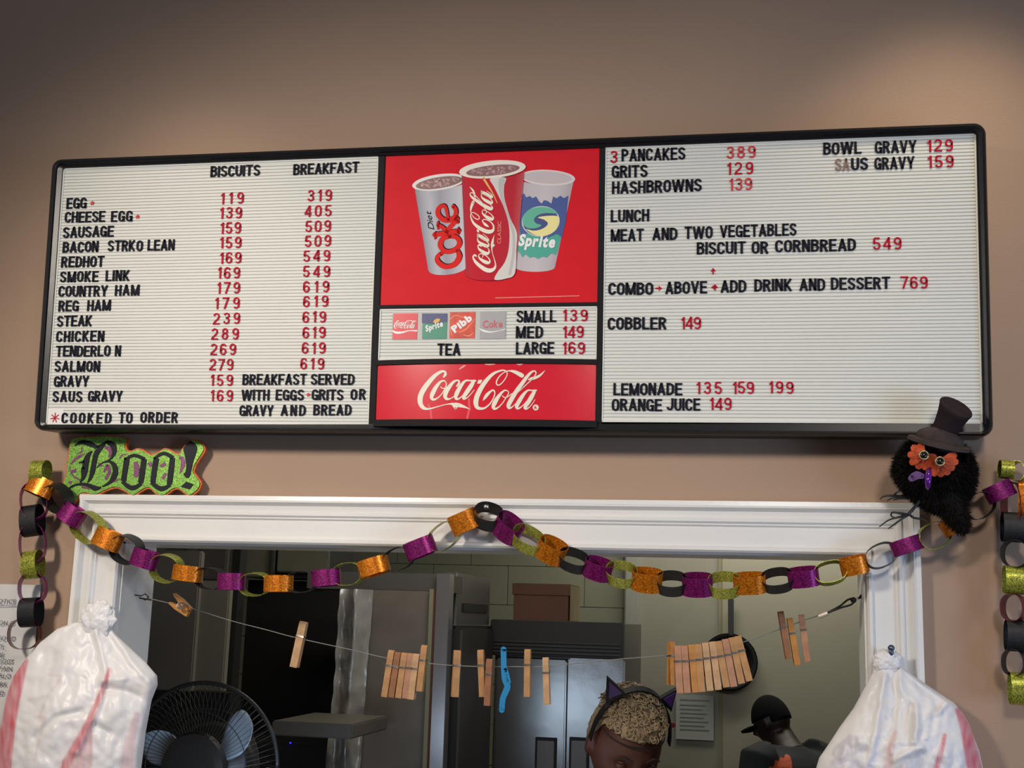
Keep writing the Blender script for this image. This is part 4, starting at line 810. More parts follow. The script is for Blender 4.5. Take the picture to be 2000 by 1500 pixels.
for t, xr, yb in (('NOTICE', 37, 1180), ('CONSUMPTION O', 36, 1222), ('RAW FOOD', 38, 1252), ('MEAT,', 15, 1268), ('SOME', 13, 1284), ('RAW EGGS', 34, 1297), ('MAY CONTAIN', 32, 1311), ('UNDERLO', 28, 1325), ('PORK', 21, 1341), ('SERVED', 15, 1358)): q, wd = ntxt(t, xr, yb)
q = P(37, 1184); MB().box((q.x - notice.location.x - .055, -.0079, q.z - notice.location.z - .0006), (q.x - notice.location.x, -.0078, q.z - notice.location.z + .0004)).build('underline', mat('print_grey', (0, 0, 0)), notice)
# ------------------------------------------------------------------ clothes line and pegs across the opening
LY = .055
line = empty('clothes_line', tuple(P(285, 1168, LY)), label='thin grey line strung across the opening from the left jamb hook to the right', category='line')
def ln(o): o.parent = line; o.matrix_parent_inverse = Matrix.Translation(-line.location); return o
LP = [(288, 1168), (330, 1178), (380, 1190), (450, 1212), (520, 1230), (580, 1246), (690, 1270), (755, 1285), (860, 1298), (940, 1302), (1000, 1302), (1060, 1302), (1120, 1296), (1215, 1287), (1300, 1280), (1380, 1270), (1455, 1253), (1520, 1230), (1575, 1210), (1604, 1200), (1640, 1184)]
ln(MB().tube([P(x, y, LY) for x, y in catmull([(float(a), float(b)) for a, b in LP], 4)], .0009, 6).build('cord', mat('grey_cord', (.20, .20, .18), .5), None, True))
ln(MB().tube([P(1598, 1204, LY), P(1616, 1197, LY)], .0048, 10).build('crimp', mat('alu_crimp', (.70, .60, .50), .35, .5), None))
blk = mat('black_cord', (.015, .015, .015), .5)
ln(MB().tube([P(x, y, LY) for x, y in catmull([(1614., 1198.), (1640., 1184.), (1655., 1172.), (1668., 1168.)], 4)], .0018, 6).tube([P(x, y, LY) for x, y in catmull([(1614., 1198.), (1642., 1187.), (1660., 1182.), (1668., 1176.)], 4)], .0018, 6).build('cord_loop', blk, None, True))
chrome = mat('chrome', (.7, .7, .7), .2, 1)
ln(MB().sphere(P(1667, 1172, LY), .0052, 12, 8).tube([P(1667, 1172, LY), P(1682, 1166, LY)], .002, 8).tube([P(1680, 1166, LY), P(1692, 1160, LY)], .0035, 8).build('swivel', blk, None, True))
ln(MB().sphere(P(1674, 1169, LY - .004), .003, 10, 6).build('swivel_ring', chrome, None, True))
ln(MB().tube([P(264, 1162, LY), P(275, 1164, LY - .01), P(284, 1160, LY - .012), P(290, 1166, LY), P(284, 1172, LY - .01), P(272, 1168, LY), P(296, 1172, LY)], .0014, 8).build('hook', mat('dark_metal', (.06, .06, .06), .35, .8), None, True))
def pegwood(nm, c): return mat(nm, c, .6, var=.18, vscale=60, bump=(200, .2))
WD = {'t': pegwood('peg_tan', (.43, .225, .085)), 'd': pegwood('peg_brown', (.27, .11, .045)), 'l': pegwood('peg_pale', (.50, .30, .15)), 'y': pegwood('peg_yellow', (.47, .20, .04)), 'k': pegwood('peg_pink', (.42, .205, .115)), 'b': mat('peg_blue', (.012, .22, .46), .4)}
spr = mat('peg_spring', (.28, .26, .23), .35, .8)
def peg_half(L, wd):  # side profile (z down the length, y depth), width in x
    th = .0068; pf = [(0, .0004), (.10, .0004), (.14, .0012), (.18, .0004), (.36, .0004), (.42, .0014), (1.0, .0058), (1.0, .0072), (.55, th), (.30, th), (.05, th * .9), (0, th * .5)]
    return [(L * (.5 - a), b) for a, b in pf]
def peg(top, bot, col, label, group=None, yaw=0.0, open_=0.0, wd_px=11.5, dy=0.0):
    a = P(*top, LY + dy); b = P(*bot, LY + dy); c = (a + b) / 2; L = (a - b).length; w_ = wd_px * mpp(*top, LY)
    t = empty('clothespin', tuple(c), label=label, category='clothespin')
    if group: t['group'] = group
    ang = math.atan2(a.x - b.x, a.z - b.z); t.rotation_euler = (0, ang, math.radians(yaw))
    for s in (1, -1):
        pf = peg_half(L, w_); mb = MB(); V = [(-w_ / 2, s * y, z) for z, y in pf] + [(w_ / 2, s * y, z) for z, y in pf]; n = len(pf)
        from mathutils.geometry import tessellate_polygon
        T_ = tessellate_polygon([[Vector((z, y, 0)) for z, y in pf]])
        mb.add(V, [tuple(q) for q in T_] + [tuple(n + i for i in q) for q in T_] + [(i, (i + 1) % n, n + (i + 1) % n, n + i) for i in range(n)])
        o = mb.build('wooden_prong' if col != 'b' else 'plastic_prong', WD[col], t)
        if open_: o.rotation_euler.x = s * open_; o.location = (0, 0, 0)
    mb = MB()
    for k in range(3): mb.tube([(-w_ / 2 - .0006 + k * .0004, .0078, L * .16 + k * .0012), (-w_ / 2 - .0006, -.0078, L * .16 + k * .0012), (w_ / 2 + .0006, -.0078, L * .16 + k * .0012), (w_ / 2 + .0006, .0078, L * .16 + k * .0012)], .0006, 5)
    mb.build('spring', spr, t); return t
# the open peg by the left jamb
p_ = peg((340, 1163), (364, 1200), 'y', 'tan clothespin hanging open in a V shape near the left jamb', wd_px=10)
bpy.data.objects.remove([c for c in p_.children if c.name.startswith('spring')][0])
for i, (ch, aa, bb) in enumerate(zip([c for c in p_.children], [(341, 1160), (332, 1177)], [(372, 1192), (368, 1200)])):
    ch.data = ch.data.copy(); q0, q1 = P(*aa, LY - .004 * i), P(*bb, LY - .004 * i); dd = (q1 - q0); mbx = MB(); pr2 = Vector((0, 1, 0)); sdv = dd.cross(pr2).normalized() * .0048
    V = []
    for k, th in ((0, .35), (.4, 1), (1, 1)):
        pnt = q0 + dd * k
        for s1, s2 in ((-1, -1), (1, -1), (1, 1), (-1, 1)): V.append(pnt + sdv * s1 * th + Vector((0, .0055 * s2, 0)) - p_.location)
    mbx.add(V, [(j * 4 + k, j * 4 + (k + 1) % 4, j * 4 + 4 + (k + 1) % 4, j * 4 + 4 + k) for j in range(2) for k in range(4)] + [(0, 1, 2, 3), (8, 9, 10, 11)])
    tmp = mbx.build('tmp', WD['y']); ch.data = tmp.data; bpy.data.objects.remove(tmp); ch.matrix_basis = Matrix.Identity(4)
p_.rotation_euler = (0, 0, 0)
ob = MB(); cc_ = P(357, 1183, LY - .012) - p_.location; ob.tube([cc_ + Vector((math.cos(i * .7) * .006, -i * .0006, math.sin(i * .7) * .006)) for i in range(28)], .0008, 6); ob.build('spring', spr, p_)
peg((594, 1214), (575, 1303), 'l', 'single tan clothespin hanging alone left of the bunch of six', wd_px=14)
g1 = 'clothespins bunched on the left half of the line'
ordn = ['first', 'second', 'third', 'fourth', 'fifth', 'sixth', 'seventh', 'eighth', 'ninth', 'tenth', 'last']
for i, (a, b, c) in enumerate([((766, 1270), (752, 1361), 't'), ((779, 1274), (766, 1362), 'd'), ((791, 1275), (779, 1363), 't'), ((803, 1276), (792, 1364), 'k'), ((815, 1277), (804, 1366), 'l'), ((830, 1260), (820, 1350), 't')]):
    peg(a, b, c, '%s clothespin from the left in the bunch of six%s' % (['first', 'second', 'third', 'fourth', 'fifth', 'sixth'][i], ', dark brown' if c == 'd' else ', raised above the rest' if i == 5 else ''), g1, yaw=random.uniform(-6, 6))
bpy.data.objects['clothespin.001']['label'] = 'single tan clothespin hanging alone between the open one and the bunch of six'
peg((893, 1270), (888, 1361), 't', 'clothespin with legs slightly spread, hanging alone just right of the bunch of six', yaw=22, wd_px=13)
peg((939, 1269), (943, 1361), 't', 'tan clothespin partly behind a darker one, left of the blue peg', dy=.004)
peg((957, 1287), (952, 1378), 'd', 'reddish brown clothespin hanging low just left of the blue peg', dy=-.012)
bp_ = empty('clothespin', tuple(P(985, 1300, LY)), label='bright blue plastic clothespin, bent, the only coloured one', category='clothespin')
for nm_, pts_ in (('plastic_prong', [(983.4, 1268, 11), (984, 1300, 11), (986, 1325, 12), (991, 1340, 12), (988, 1350, 12), (982, 1365, 11), (980, 1387, 11)]), ('plastic_prong', [(985, 1300, 8), (991, 1318, 7), (994, 1334, 8)])):
    mbp = strokes([pts_], lambda x, y, z: tuple(P(x, y, LY - .004 - z)), 0, .007); ob = mbp.build(nm_, WD['b']); ob.parent = bp_; ob.matrix_parent_inverse = Matrix.Translation(-bp_.location)
peg((1031, 1268), (1030, 1361), 't', 'upright tan clothespin hanging alone, next on the right of the blue peg')
peg((1066, 1284), (1069, 1376), 'l', 'pale clothespin hanging lower, second on the right of the blue peg')
peg((1311, 1253), (1310, 1338), 'y', 'orange toned clothespin raised at the left end of the row of eleven', 'clothespins in the tight row on the right', yaw=35, wd_px=9)
hs = [((1324, 1261), (1329, 1354), 'k'), ((1337, 1261), (1343, 1353), 'k'), ((1350, 1259), (1358, 1352), 'y'), ((1364, 1258), (1371.5, 1351), 't'), ((1378, 1255), (1388, 1349), 'l'), ((1391, 1253), (1403, 1347), 'l'), ((1403, 1252), (1419, 1342), 't'), ((1416, 1248), (1433, 1341), 'k'), ((1429, 1245), (1448, 1335), 't'), ((1441, 1242), (1464, 1330), 't')]
for i, (a, b, c) in enumerate(hs): peg(a, b, c, '%s clothespin from the left in the tight row of eleven' % (ordn[i + 1] if i < 9 else 'last'), 'clothespins in the tight row on the right', yaw=random.uniform(-8, 8), wd_px=13)
peg((1524, 1194), (1540, 1287), 'd', 'leftmost and reddest of the three clothespins near the right jamb', yaw=8, wd_px=11)
peg((1542, 1207), (1557, 1299), 'y', 'middle clothespin of the three near the right jamb, hanging lowest', yaw=5)
peg((1565, 1200), (1577, 1292), 'k', 'rightmost pinkish clothespin of the three near the right jamb')
# ------------------------------------------------------------------ kitchen behind the opening
def rect(x0, y0, x1, y1, Y):
    ym, xm = (y0 + y1) / 2, (x0 + x1) / 2; return P(x0, ym, Y).x, P(x1, ym, Y).x, P(xm, y1, Y).z, P(xm, y0, Y).z
def kbox(name, x0, y0, x1, y1, Yf, dep, m, parent=None, bev=.0, **pr):
    a, b, c, d_ = rect(x0, y0, x1, y1, Yf); o = MB().box((a, Yf, c), (b, Yf + dep, d_), bev).build(name, m, None, **pr)
    if parent: o.parent = parent; o.matrix_parent_inverse = Matrix.Translation(-parent.location)
    return o
steel = mat('brushed_steel', (.42, .42, .42), .24, .9, bump=(5.0, 1.0), var=.06, vscale=3)
steel2 = mat('dull_steel', (.22, .21, .21), .42, .7, bump=(30, .1))
darkm = mat('dark_grille', (.030, .028, .026), .5); blackm = mat('kitchen_black', (.008, .008, .008), .6)
brownp = mat('brown_grey_panel', (.17, .148, .115), .45, bump=(6, .3), var=.15, vscale=3)
# fridge
FY = 2.62; fz = rect(958, 1285, 1215, 1900, FY)
fr_ = empty('refrigerator', ((fz[0] + fz[1]) / 2, FY, 0), label='stainless two door refrigerator with dark grille, behind the person with cat ears', category='refrigerator')
kbox('cabinet_body', 958, 1215, 1216, 1950, FY + .03, .70, steel2, fr_)
kbox('grille', 957, 1213, 1217, 1284, FY - .01, .05, darkm, fr_, .004)
for i in range(4): kbox('grille_slat', 962, 1254 + i * 7, 1212, 1257 + i * 7, FY - .016, .01, mat('slat_grey', (.05, .048, .045), .4), fr_)
dl = kbox('door', 959, 1287, 1100, 1950, FY - .01, .05, steel, fr_, .006); dr = kbox('door', 1103, 1287, 1216, 1950, FY - .01, .05, steel, fr_, .006)
for (d_, x0, x1) in ((dl, 1043, 1086), (dr, 1110, 1150)):
    for nm, xa, xb, ya, yb, m_ in (('handle_recess', x0, x1, 1440, 1640, blackm), ('handle', x0 + 4, x1 - 6, 1447, 1636, steel2)):
        o = kbox(nm, xa, ya, xb, yb, FY - (.014 if nm == 'handle_recess' else .02), .01, m_, None, .002); o.parent = d_
# tall cabinet left of the fridge
CY = 2.0
tc_ = empty('tall_cabinet', (P(865, 1400, CY).x, CY, 0), label='dark steel cabinet with its side panel turned to the camera, left of the refrigerator', category='cabinet')
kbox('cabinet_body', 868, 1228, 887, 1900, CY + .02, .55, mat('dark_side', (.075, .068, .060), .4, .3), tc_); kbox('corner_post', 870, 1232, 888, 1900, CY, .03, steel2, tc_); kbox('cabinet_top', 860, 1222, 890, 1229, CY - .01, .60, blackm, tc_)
# wall hood box above
hb = empty('exhaust_box', (P(875, 1180, CY).x, CY, P(875, 1220, CY).z), label='grey metal box mounted high above the tall cabinet, brown box to its right', category='exhaust hood')
kbox('housing', 868, 1118, 890, 1220, CY, .56, steel2, hb); kbox('corner_strip', 888, 1119, 891, 1222, CY - .004, .01, mat('bright_edge', (.45, .45, .44), .3, .6), hb)
a_, b_, c_, d_ = rect(868, 1118, 890, 1220, CY); o = MB().box((b_, CY + .1, c_ + .045), (b_ + .006, CY + .50, c_ + .075)).build('vent_slot', blackm); o.parent = hb; o.matrix_parent_inverse = Matrix.Translation(-hb.location)
# cardboard box
CBY = FY + .10; cbz = rect(1003, 1140, 1110, 1213, CBY)
cb = empty('cardboard_box', ((cbz[0] + cbz[1]) / 2, CBY, cbz[2]), label='brown cardboard box with a lid standing on top of the refrigerator', category='box')
card = mat('brown_cardboard', (.17, .075, .045), .8, var=.1, vscale=10); card2 = mat('tan_cardboard', (.30, .22, .11), .8, var=.1, vscale=10)
top = rect(958, 1213, 1216, 1284, FY)[3]
def cbox(nm, x0, y0, x1, z0, z1, x1_, m_): o = MB().box((x0, y0, z0), (x1, x1_, z1), .002).build(nm, m_); o.parent = cb; o.matrix_parent_inverse = Matrix.Translation(-cb.location); return o
cbox('carton', cbz[0], CBY, cbz[1], top + .001, cbz[3] - .02, CBY + .26, card); cbox('lid', cbz[0] - .006, CBY - .006, cbz[1] + .006, cbz[3] - .045, cbz[3], CBY + .266, card)
cbox('side_sheet', cbz[1] + .0065, CBY - .004, cbz[1] + .010, top + .001, cbz[3] - .004, CBY + .262, card2)
# walk-in cooler frame with plastic curtain
WY = 1.7
wk = empty('walk_in_cooler', (P(750, 1500, WY).x, WY, 0), label='walk in cooler doorway with a scuffed clear plastic curtain and steel posts', category='cooler')
kbox('header', 600, 1118, 864, 1152, WY, .28, mat('header_grey', (.085, .08, .072), .5, bump=(10, .3)), wk); kbox('steel_post', 838, 1120, 864, 1900, WY - .02, .06, mat('post_steel', (.36, .35, .36), .25, .7, bump=(5, .2)), wk)
kbox('red_edge_strip', 832, 1150, 839, 1900, WY - .012, .03, mat('rust_red', (.13, .045, .03), .6), wk); kbox('cream_edge_strip', 824, 1150, 832, 1900, WY - .014, .03, mat('cream_strip', (.22, .22, .14), .5), wk)
kbox('door_panel', 690, 1152, 824, 1900, WY, .04, mat('plastic_door', (.15, .13, .11), .38, bump=(4, .8), var=.25, vscale=5), wk)
kbox('black_gap', 864, 1228, 884, 1900, WY + .05, .02, blackm, wk)
a_, b_, c_, d_ = rect(642, 1150, 705, 1900, WY - .06); NXx, NZz = 16, 70; V = []; Fc = []
for j in range(NZz + 1):
    for i in range(NXx + 1):
        t = j / NZz; x = a_ + (b_ - a_) * i / NXx - .03 * t; z = d_ + (c_ - d_) * t
        V.append((x, WY - .05 + .018 * noise.noise(Vector((x * 14, z * 7, 1))) + .012 * noise.noise(Vector((x * 40, z * 22, 4))) + .02 * math.sin(i * .5), z))
for j in range(NZz):
    for i in range(NXx): a = j * (NXx + 1) + i; Fc.append((a, a + NXx + 1, a + NXx + 2, a + 1))
o = new('plastic_curtain', V, Fc, mat('crinkled_plastic', (.40, .38, .35), .28, .35, bump=(25, .5), var=.35, vscale=9), None, smooth=True); o.parent = wk; o.matrix_parent_inverse = Matrix.Translation(-wk.location)
# left side: panels and pole
LY_ = 1.3
lp = empty('metal_partition', (P(370, 1340, LY_).x, LY_, 0), label='grey brown metal partition panels behind the open clothespin at the left', category='partition')
kbox('panel', 290, 1075, 383, 1352, LY_, .03, brownp, lp, .004); kbox('panel', 384, 1135, 442, 1352, LY_ + .02, .03, mat('olive_panel', (.20, .18, .13), .45, bump=(6, .2), var=.1, vscale=3), lp, .004); kbox('panel', 384, 1070, 442, 1133, LY_ + .03, .03, mat('dark_olive', (.07, .06, .05), .5), lp, .004)
kbox('dark_fill_box', 285, 1350, 446, 1480, LY_ - .02, .08, blackm, lp)  # black box added to darken the view behind the fan
kbox('support_pole', 444, 1070, 460, 1380, LY_ + .05, .05, blackm, None, label='black vertical support pole right of the metal partition', category='pole')
wp = empty('upper_cabinet', (P(560, 1130, 2.2).x, 2.2, P(560, 1130, 2.2).z), label='olive grey upper cabinet doors high behind the left part of the opening', category='cabinet')
kbox('cabinet_body', 462, 1060, 640, 1128, 2.23, .3, darkm, wp); kbox('door', 463, 1062, 534, 1127, 2.2, .03, mat('olive_door', (.15, .14, .10), .5, var=.08), wp, .004); kbox('door', 541, 1062, 640, 1118, 2.2, .03, mat('olive_door', (0, 0, 0)), wp, .004)
kbox('conduit', 536, 900, 540, 1128, 2.17, .012, steel, None, label='thin bright vertical metal conduit between the upper cabinet doors', category='pipe')
kbox('dark_void_block', 456, 1134, 648, 2000, 2.3, .5, blackm, None, label='black block filling the dark void behind the single hanging clothespin', category='void')  # black block put in for the darkness of the void there
kbox('shelf', 530, 1411, 688, 1440, 1.25, .35, mat('shelf_grey', (.13, .115, .095), .5, .2), None, .004, label='dark metal shelf right of the fan', category='shelf')
led = empty('indicator_appliance', (P(560, 1500, 1.8).x, 1.8, 0), label='black appliance with a tiny blue light right of the fan', category='appliance')
kbox('housing', 250, 1445, 640, 1900, 1.8, .4, blackm, led, .01)  # left end of the housing extended to keep the area behind the fan dark
em = bpy.data.materials.new('blue_led'); em.use_nodes = True; eb = em.node_tree.nodes['Principled BSDF']; eb.inputs['Emission Color'].default_value = (.02, .02, 1, 1); eb.inputs['Emission Strength'].default_value = 3; eb.inputs['Base Color'].default_value = (0, 0, .3, 1)
o = MB().sphere(P(567, 1451, 1.795), .003, 10, 6).build('blue_light', em); o.parent = led; o.matrix_parent_inverse = Matrix.Translation(-led.location)
# right side: door frame, wall surfaces
YR = YB - .06
a_, b_, c_, d_ = rect(1217, 1060, 1246, 1900, YR); MB().box((a_, YR - .02, 0), (b_, YB + .02, 2.4), .006).build('trim_4', mat('pale_grey_trim', (.30, .29, .26), .45), kind='structure')
rg = mat('grey_green_wall', (.33, .305, .235), .6, var=.04, vscale=2, bump=(60, .15))
a_, b_, c_, d_ = rect(1246, 1060, 1404, 1900, YR); MB().box((a_, YR + .01, 0), (b_, YB + .02, 2.4)).build('door_1', mat('door_grey_green', (.29, .27, .215), .5, var=.04), kind='structure')
a2_, b2_, _, _ = rect(1404, 1060, 1412, 1900, YR); MB().box((b_, YR, 0), (b2_, YB + .02, 2.4)).build('trim_5', mat('ochre_trim', (.26, .23, .14), .5), kind='structure')
MB().box((b2_, YR - .005, 0), (WX1, YB + .02, 2.74)).build('wall_panel_right', rg, kind='structure')
PY = YR - .06
pan = empty('frying_pan', tuple(P(1424, 1293, PY)), label='round black pan hanging by its handle behind the tight row of clothespins', category='pan')
pc2 = P(1424, 1293, PY); s = mpp(1424, 1293, PY)
mbp = MB(); V = []; N = 36
for (r, y) in ((54, 0), (54, -.006), (46, .030), (0.1, .030), (0.1, .034), (48, .034), (56, 0)):
    for i in range(N): V.append(pc2 + Vector((math.cos(2 * math.pi * i / N) * r * s, y, math.sin(2 * math.pi * i / N) * r * s)))
Fc = [(k * N + i, k * N + (i + 1) % N, (k + 1) * N + (i + 1) % N, (k + 1) * N + i) for k in range(6) for i in range(N)]
o = mbp.add(V, Fc).build('pan_body', blackm, None, True); o.parent = pan; o.matrix_parent_inverse = Matrix.Translation(-pan.location)
kbox('handle', 1422, 1168, 1433, 1243, PY, .018, mat('pan_handle', (.03, .03, .028), .6), pan, .003)
ps = empty('wall_sheet', tuple(P(1356, 1400, YR - .01)), label='white printed sheet taped to the kitchen door under the clothespin row', category='paper')
kbox('sheet', 1320, 1357, 1394, 1445, YR - .004, .002, mat('sheet_white', (.40, .41, .38), .7), ps)
for i, yy in enumerate((1366, 1376, 1384, 1392, 1400, 1408, 1416, 1424)): kbox('print_line', 1328, yy, 1386 - (i * 7 % 16), yy + 2, YR - .006, .001, mat('print_line_grey', (.26, .26, .25), .7), ps)
# ------------------------------------------------------------------ fan
FNY = .75; fc = P(392, 1496, FNY); fs = mpp(392, 1496, FNY); Rf = 148 * fs
fan = empty('desk_fan', (fc.x, fc.y + .12, fc.z - .32), label='black caged electric fan at the lower left of the opening', category='fan')
def fa(o): o.parent = fan; o.matrix_parent_inverse = Matrix.Translation(-fan.location); return o
def circ(r, y, n=72): return [fc + Vector((math.cos(2 * math.pi * i / n) * r, y, math.sin(2 * math.pi * i / n) * r)) for i in range(n + 1)]
fan_m = mat('fan_black', (.02, .019, .018), .35)
fa(MB().tube(circ(Rf, 0), .0055, 8).build('guard_rim', fan_m, None, True))
fa(MB().tube(circ(Rf * .66, -.032), .0011, 6).tube(circ(Rf * .67, .045), .0012, 6).build('guard_ring', fan_m, None, True))
wm = mat('fan_wire', (.05, .045, .04), .3, .4); mb = MB()
for k in range(84):
    a = 2 * math.pi * k / 84; pts = []
    for t, y in ((.30, -.042), (.55, -.040), (.8, -.032), (.93, -.020), (1.0, -.001)): 
        aa = a + .18 * (t - .3); pts.append(fc + Vector((math.cos(aa) * Rf * t, y, math.sin(aa) * Rf * t)))
    mb.tube(pts, .0008, 4, False)
    pts = [fc + Vector((math.cos(a + .03) * Rf * t, y, math.sin(a + .03) * Rf * t)) for t, y in ((.3, .06), (.6, .055), (.85, .04), (.97, .02), (1.0, .001))]; mb.tube(pts, .0008, 4, False)
fa(mb.build('guard_wires', wm, None, kind='stuff'))
fa(MB().tube([fc + Vector((0, -.052, 0)), fc + Vector((0, -.05, 0)), fc + Vector((0, -.036, 0)), fc + Vector((0, -.034, 0))], [.30 * Rf, .40 * Rf, .43 * Rf, .42 * Rf], 40).build('badge_plate', fan_m, None, False))
fa(MB().tube([fc + Vector((0, -.02, 0)), fc + Vector((0, .05, 0))], Rf * .25, 24).build('hub', fan_m))
fa(MB().tube([fc + Vector((0, .05, 0)), fc + Vector((0, .07, 0)), fc + Vector((0, .15, 0)), fc + Vector((0, .17, 0))], [.09, .10, .09, .05], 24).build('motor_housing', fan_m, None, True))
fa(MB().tube([fc + Vector((0, .12, -.05)), fc + Vector((0, .12, -.32))], .02, 14).tube([fc + Vector((0, .12, -.32)), fc + Vector((0, .12, -.335))], .14, 30).build('stand', fan_m))
bm_ = mat('blue_grey_blade', (.50, .60, .72), .2, .0, Transmission_Weight=.2)
for k in range(3):
    a0 = math.radians(35 + 120 * k); V = []; Fc = []; NR, NA = 10, 12
    for j in range(NR + 1):
        r = (.24 + .60 * j / NR); wv = .62 * math.sin(math.pi * (.18 + .70 * j / NR)) ** .7 + .05
        for i in range(NA + 1):
            u = i / NA - .5; aa = a0 + u * wv * 1.25 + .35 * (r - .3); V.append(fc + Vector((math.cos(aa) * Rf * r * (1 - .05 * (2 * u) ** 4), .006 + .045 * u, math.sin(aa) * Rf * r * (1 - .05 * (2 * u) ** 4))))
    for j in range(NR):
        for i in range(NA): a = j * (NA + 1) + i; Fc.append((a, a + NA + 1, a + NA + 2, a + 1))
    b_o = new('blade', V, Fc, bm_, None, smooth=True); fa(b_o); sm = b_o.modifiers.new('s', 'SOLIDIFY'); sm.thickness = .002
# fan stands on a counter shelf
kc = P(392, 1496, FNY).z - .335 - .32 * 0
MB().box((P(300, 1500, .6).x - .3, .45, kc - .04), (P(560, 1500, .6).x, 1.25, kc), .005).build('work_counter', steel2, None, label='steel counter under the fan', category='counter')
# ------------------------------------------------------------------ people
def fused(mb, vox=.006, smooth=3):
    me = bpy.data.meshes.new('raw'); me.from_pydata([tuple(v) for v in mb.V], [], mb.F); o = bpy.data.objects.new('raw', me); COL.objects.link(o)
    r = o.modifiers.new('r', 'REMESH'); r.mode = 'VOXEL'; r.voxel_size = vox; s_ = o.modifiers.new('s', 'SMOOTH'); s_.iterations = smooth; s_.factor = .5
    bpy.context.view_layer.update(); dg = bpy.context.evaluated_depsgraph_get(); out = bpy.data.meshes.new_from_object(o.evaluated_get(dg)); bpy.data.objects.remove(o)
    out.polygons.foreach_set('use_smooth', [True] * len(out.polygons)); return out
def g_(x, z, cx_, cz_, sx, sz): return math.exp(-((x - cx_) / sx) ** 2 - ((z - cz_) / sz) ** 2)
def head(R, c, hs_=1.0):    # local: x to its left(+)/right, -y face, z up
    V = []; Fc = []; NU, NV = 80, 60
    for j in range(NV + 1):
        ph = math.pi * j / NV
        for i in range(NU):
            th = 2 * math.pi * i / NU; x, y, z = math.sin(ph) * math.cos(th), math.sin(ph) * math.sin(th), math.cos(ph)
            X, Y_, Z = x * .076, y * .097, z * .122
            if Z < -.01: k = (-.01 - Z) / .112; X *= 1 - .38 * k ** 1.6; Y_ = Y_ * (1 - .30 * k ** 2) - .012 * k
            if y < 0:
                f = -y
                Y_ += f * (-.026 * g_(X, Z, 0, -.028, .013, .020) - .012 * g_(X, Z, 0, -.005, .009, .028) + .011 * (g_(X, Z, .032, .002, .017, .011) + g_(X, Z, -.032, .002, .017, .011))
                           - .006 * (g_(X, Z, .030, .026, .022, .008) + g_(X, Z, -.030, .026, .022, .008)) - .007 * g_(X, Z, 0, -.066, .024, .006) + .004 * g_(X, Z, 0, -.070, .03, .003) - .006 * g_(X, Z, 0, -.079, .02, .006)
                           - .008 * g_(X, Z, 0, -.105, .02, .014) - .004 * (g_(X, Z, .05, -.03, .02, .02) + g_(X, Z, -.05, -.03, .02, .02)))
            V.append(c + R @ (Vector((X, Y_, Z)) * hs_))
    for j in range(NV):
        for i in range(NU): Fc.append((j * NU + i, (j + 1) * NU + i, (j + 1) * NU + (i + 1) % NU, j * NU + (i + 1) % NU))
    mb = MB().add(V, Fc)
    for s_ in (1, -1): mb.sphere(c + R @ (Vector((s_ * .078, .008, -.008)) * hs_), (.008, .018 * hs_, .030 * hs_), 14, 10, R @ Matrix.Rotation(s_ * .25, 3, 'Z'))
    return mb
def body(mb, neck, sh, hip, shw, facing, arms=True):
    # one skeleton of spheres swept as tubes, fused into the head
    rt = facing.cross(Vector((0, 0, 1))).normalized()
    mb.tube([neck + (sh - neck) * t for t in (-.2, .3, .8, 1.2)], [.062, .064, .068, .08], 20)
    a = sh - rt * shw; b = sh + rt * shw
    V = []; L = []
    for t, wx, wy in ((-.04, .35, .07), (0, .80, .10), (.12, 1.0, .125), (.4, .92, .13), (.75, .80, .12), (1.0, .86, .13)):
        c = sh + (hip - sh) * t; L.append([c + rt * math.cos(2 * math.pi * i / 28) * shw * wx + facing * math.sin(2 * math.pi * i / 28) * wy for i in range(28)])
    n = 28; V = [p for l in L for p in l]; Fc = [(k * n + i, k * n + (i + 1) % n, (k + 1) * n + (i + 1) % n, (k + 1) * n + i) for k in range(len(L) - 1) for i in range(n)] + [tuple(range(n))[::-1], tuple((len(L) - 1) * n + i for i in range(n))]
    mb.add(V, Fc)
    for s_, e in ((-1, a), (1, b)):
        el = e + rt * s_ * .05 + Vector((0, 0, -.28)) + facing * .02; wr = el + facing * .20 + Vector((0, 0, -.08)) - rt * s_ * .06
        mb.tube([e, e * .5 + el * .5, el, el * .5 + wr * .5, wr], [.060, .050, .042, .037, .027], 14)
        pm = wr + (wr - el).normalized() * .05; mb.sphere(pm, (.036, .04, .022), 14, 8)
        for k in range(4):
            d0 = (wr - el).normalized(); q = pm + d0 * .02 + rt * (k - 1.5) * .018; mb.tube([q, q + d0 * .045, q + d0 * (.07 + .006 * (1.5 - abs(k - 1.5))) + Vector((0, 0, -.02))], [.009, .0085, .007], 8)
        q = pm - rt * s_ * .03; mb.tube([wr, q, q + (wr - el).normalized() * .035 - rt * s_ * .012], [.012, .011, .008], 8)
    for s_ in (-1, 1):
        h_ = hip + rt * s_ * .09; kn = Vector((h_.x, h_.y, h_.z * .52)) + facing * .02; an = Vector((h_.x, h_.y, .08))
        mb.tube([h_ + Vector((0, 0, .04)), h_, kn, (kn + an) / 2, an], [.09, .085, .055, .05, .036], 16); mb.sphere(an + facing * .06 - Vector((0, 0, .04)), (.045, .11, .04), 14, 8)
def sub(o, par, loc): o.parent = par; o.matrix_parent_inverse = Matrix.Translation(-loc); return o
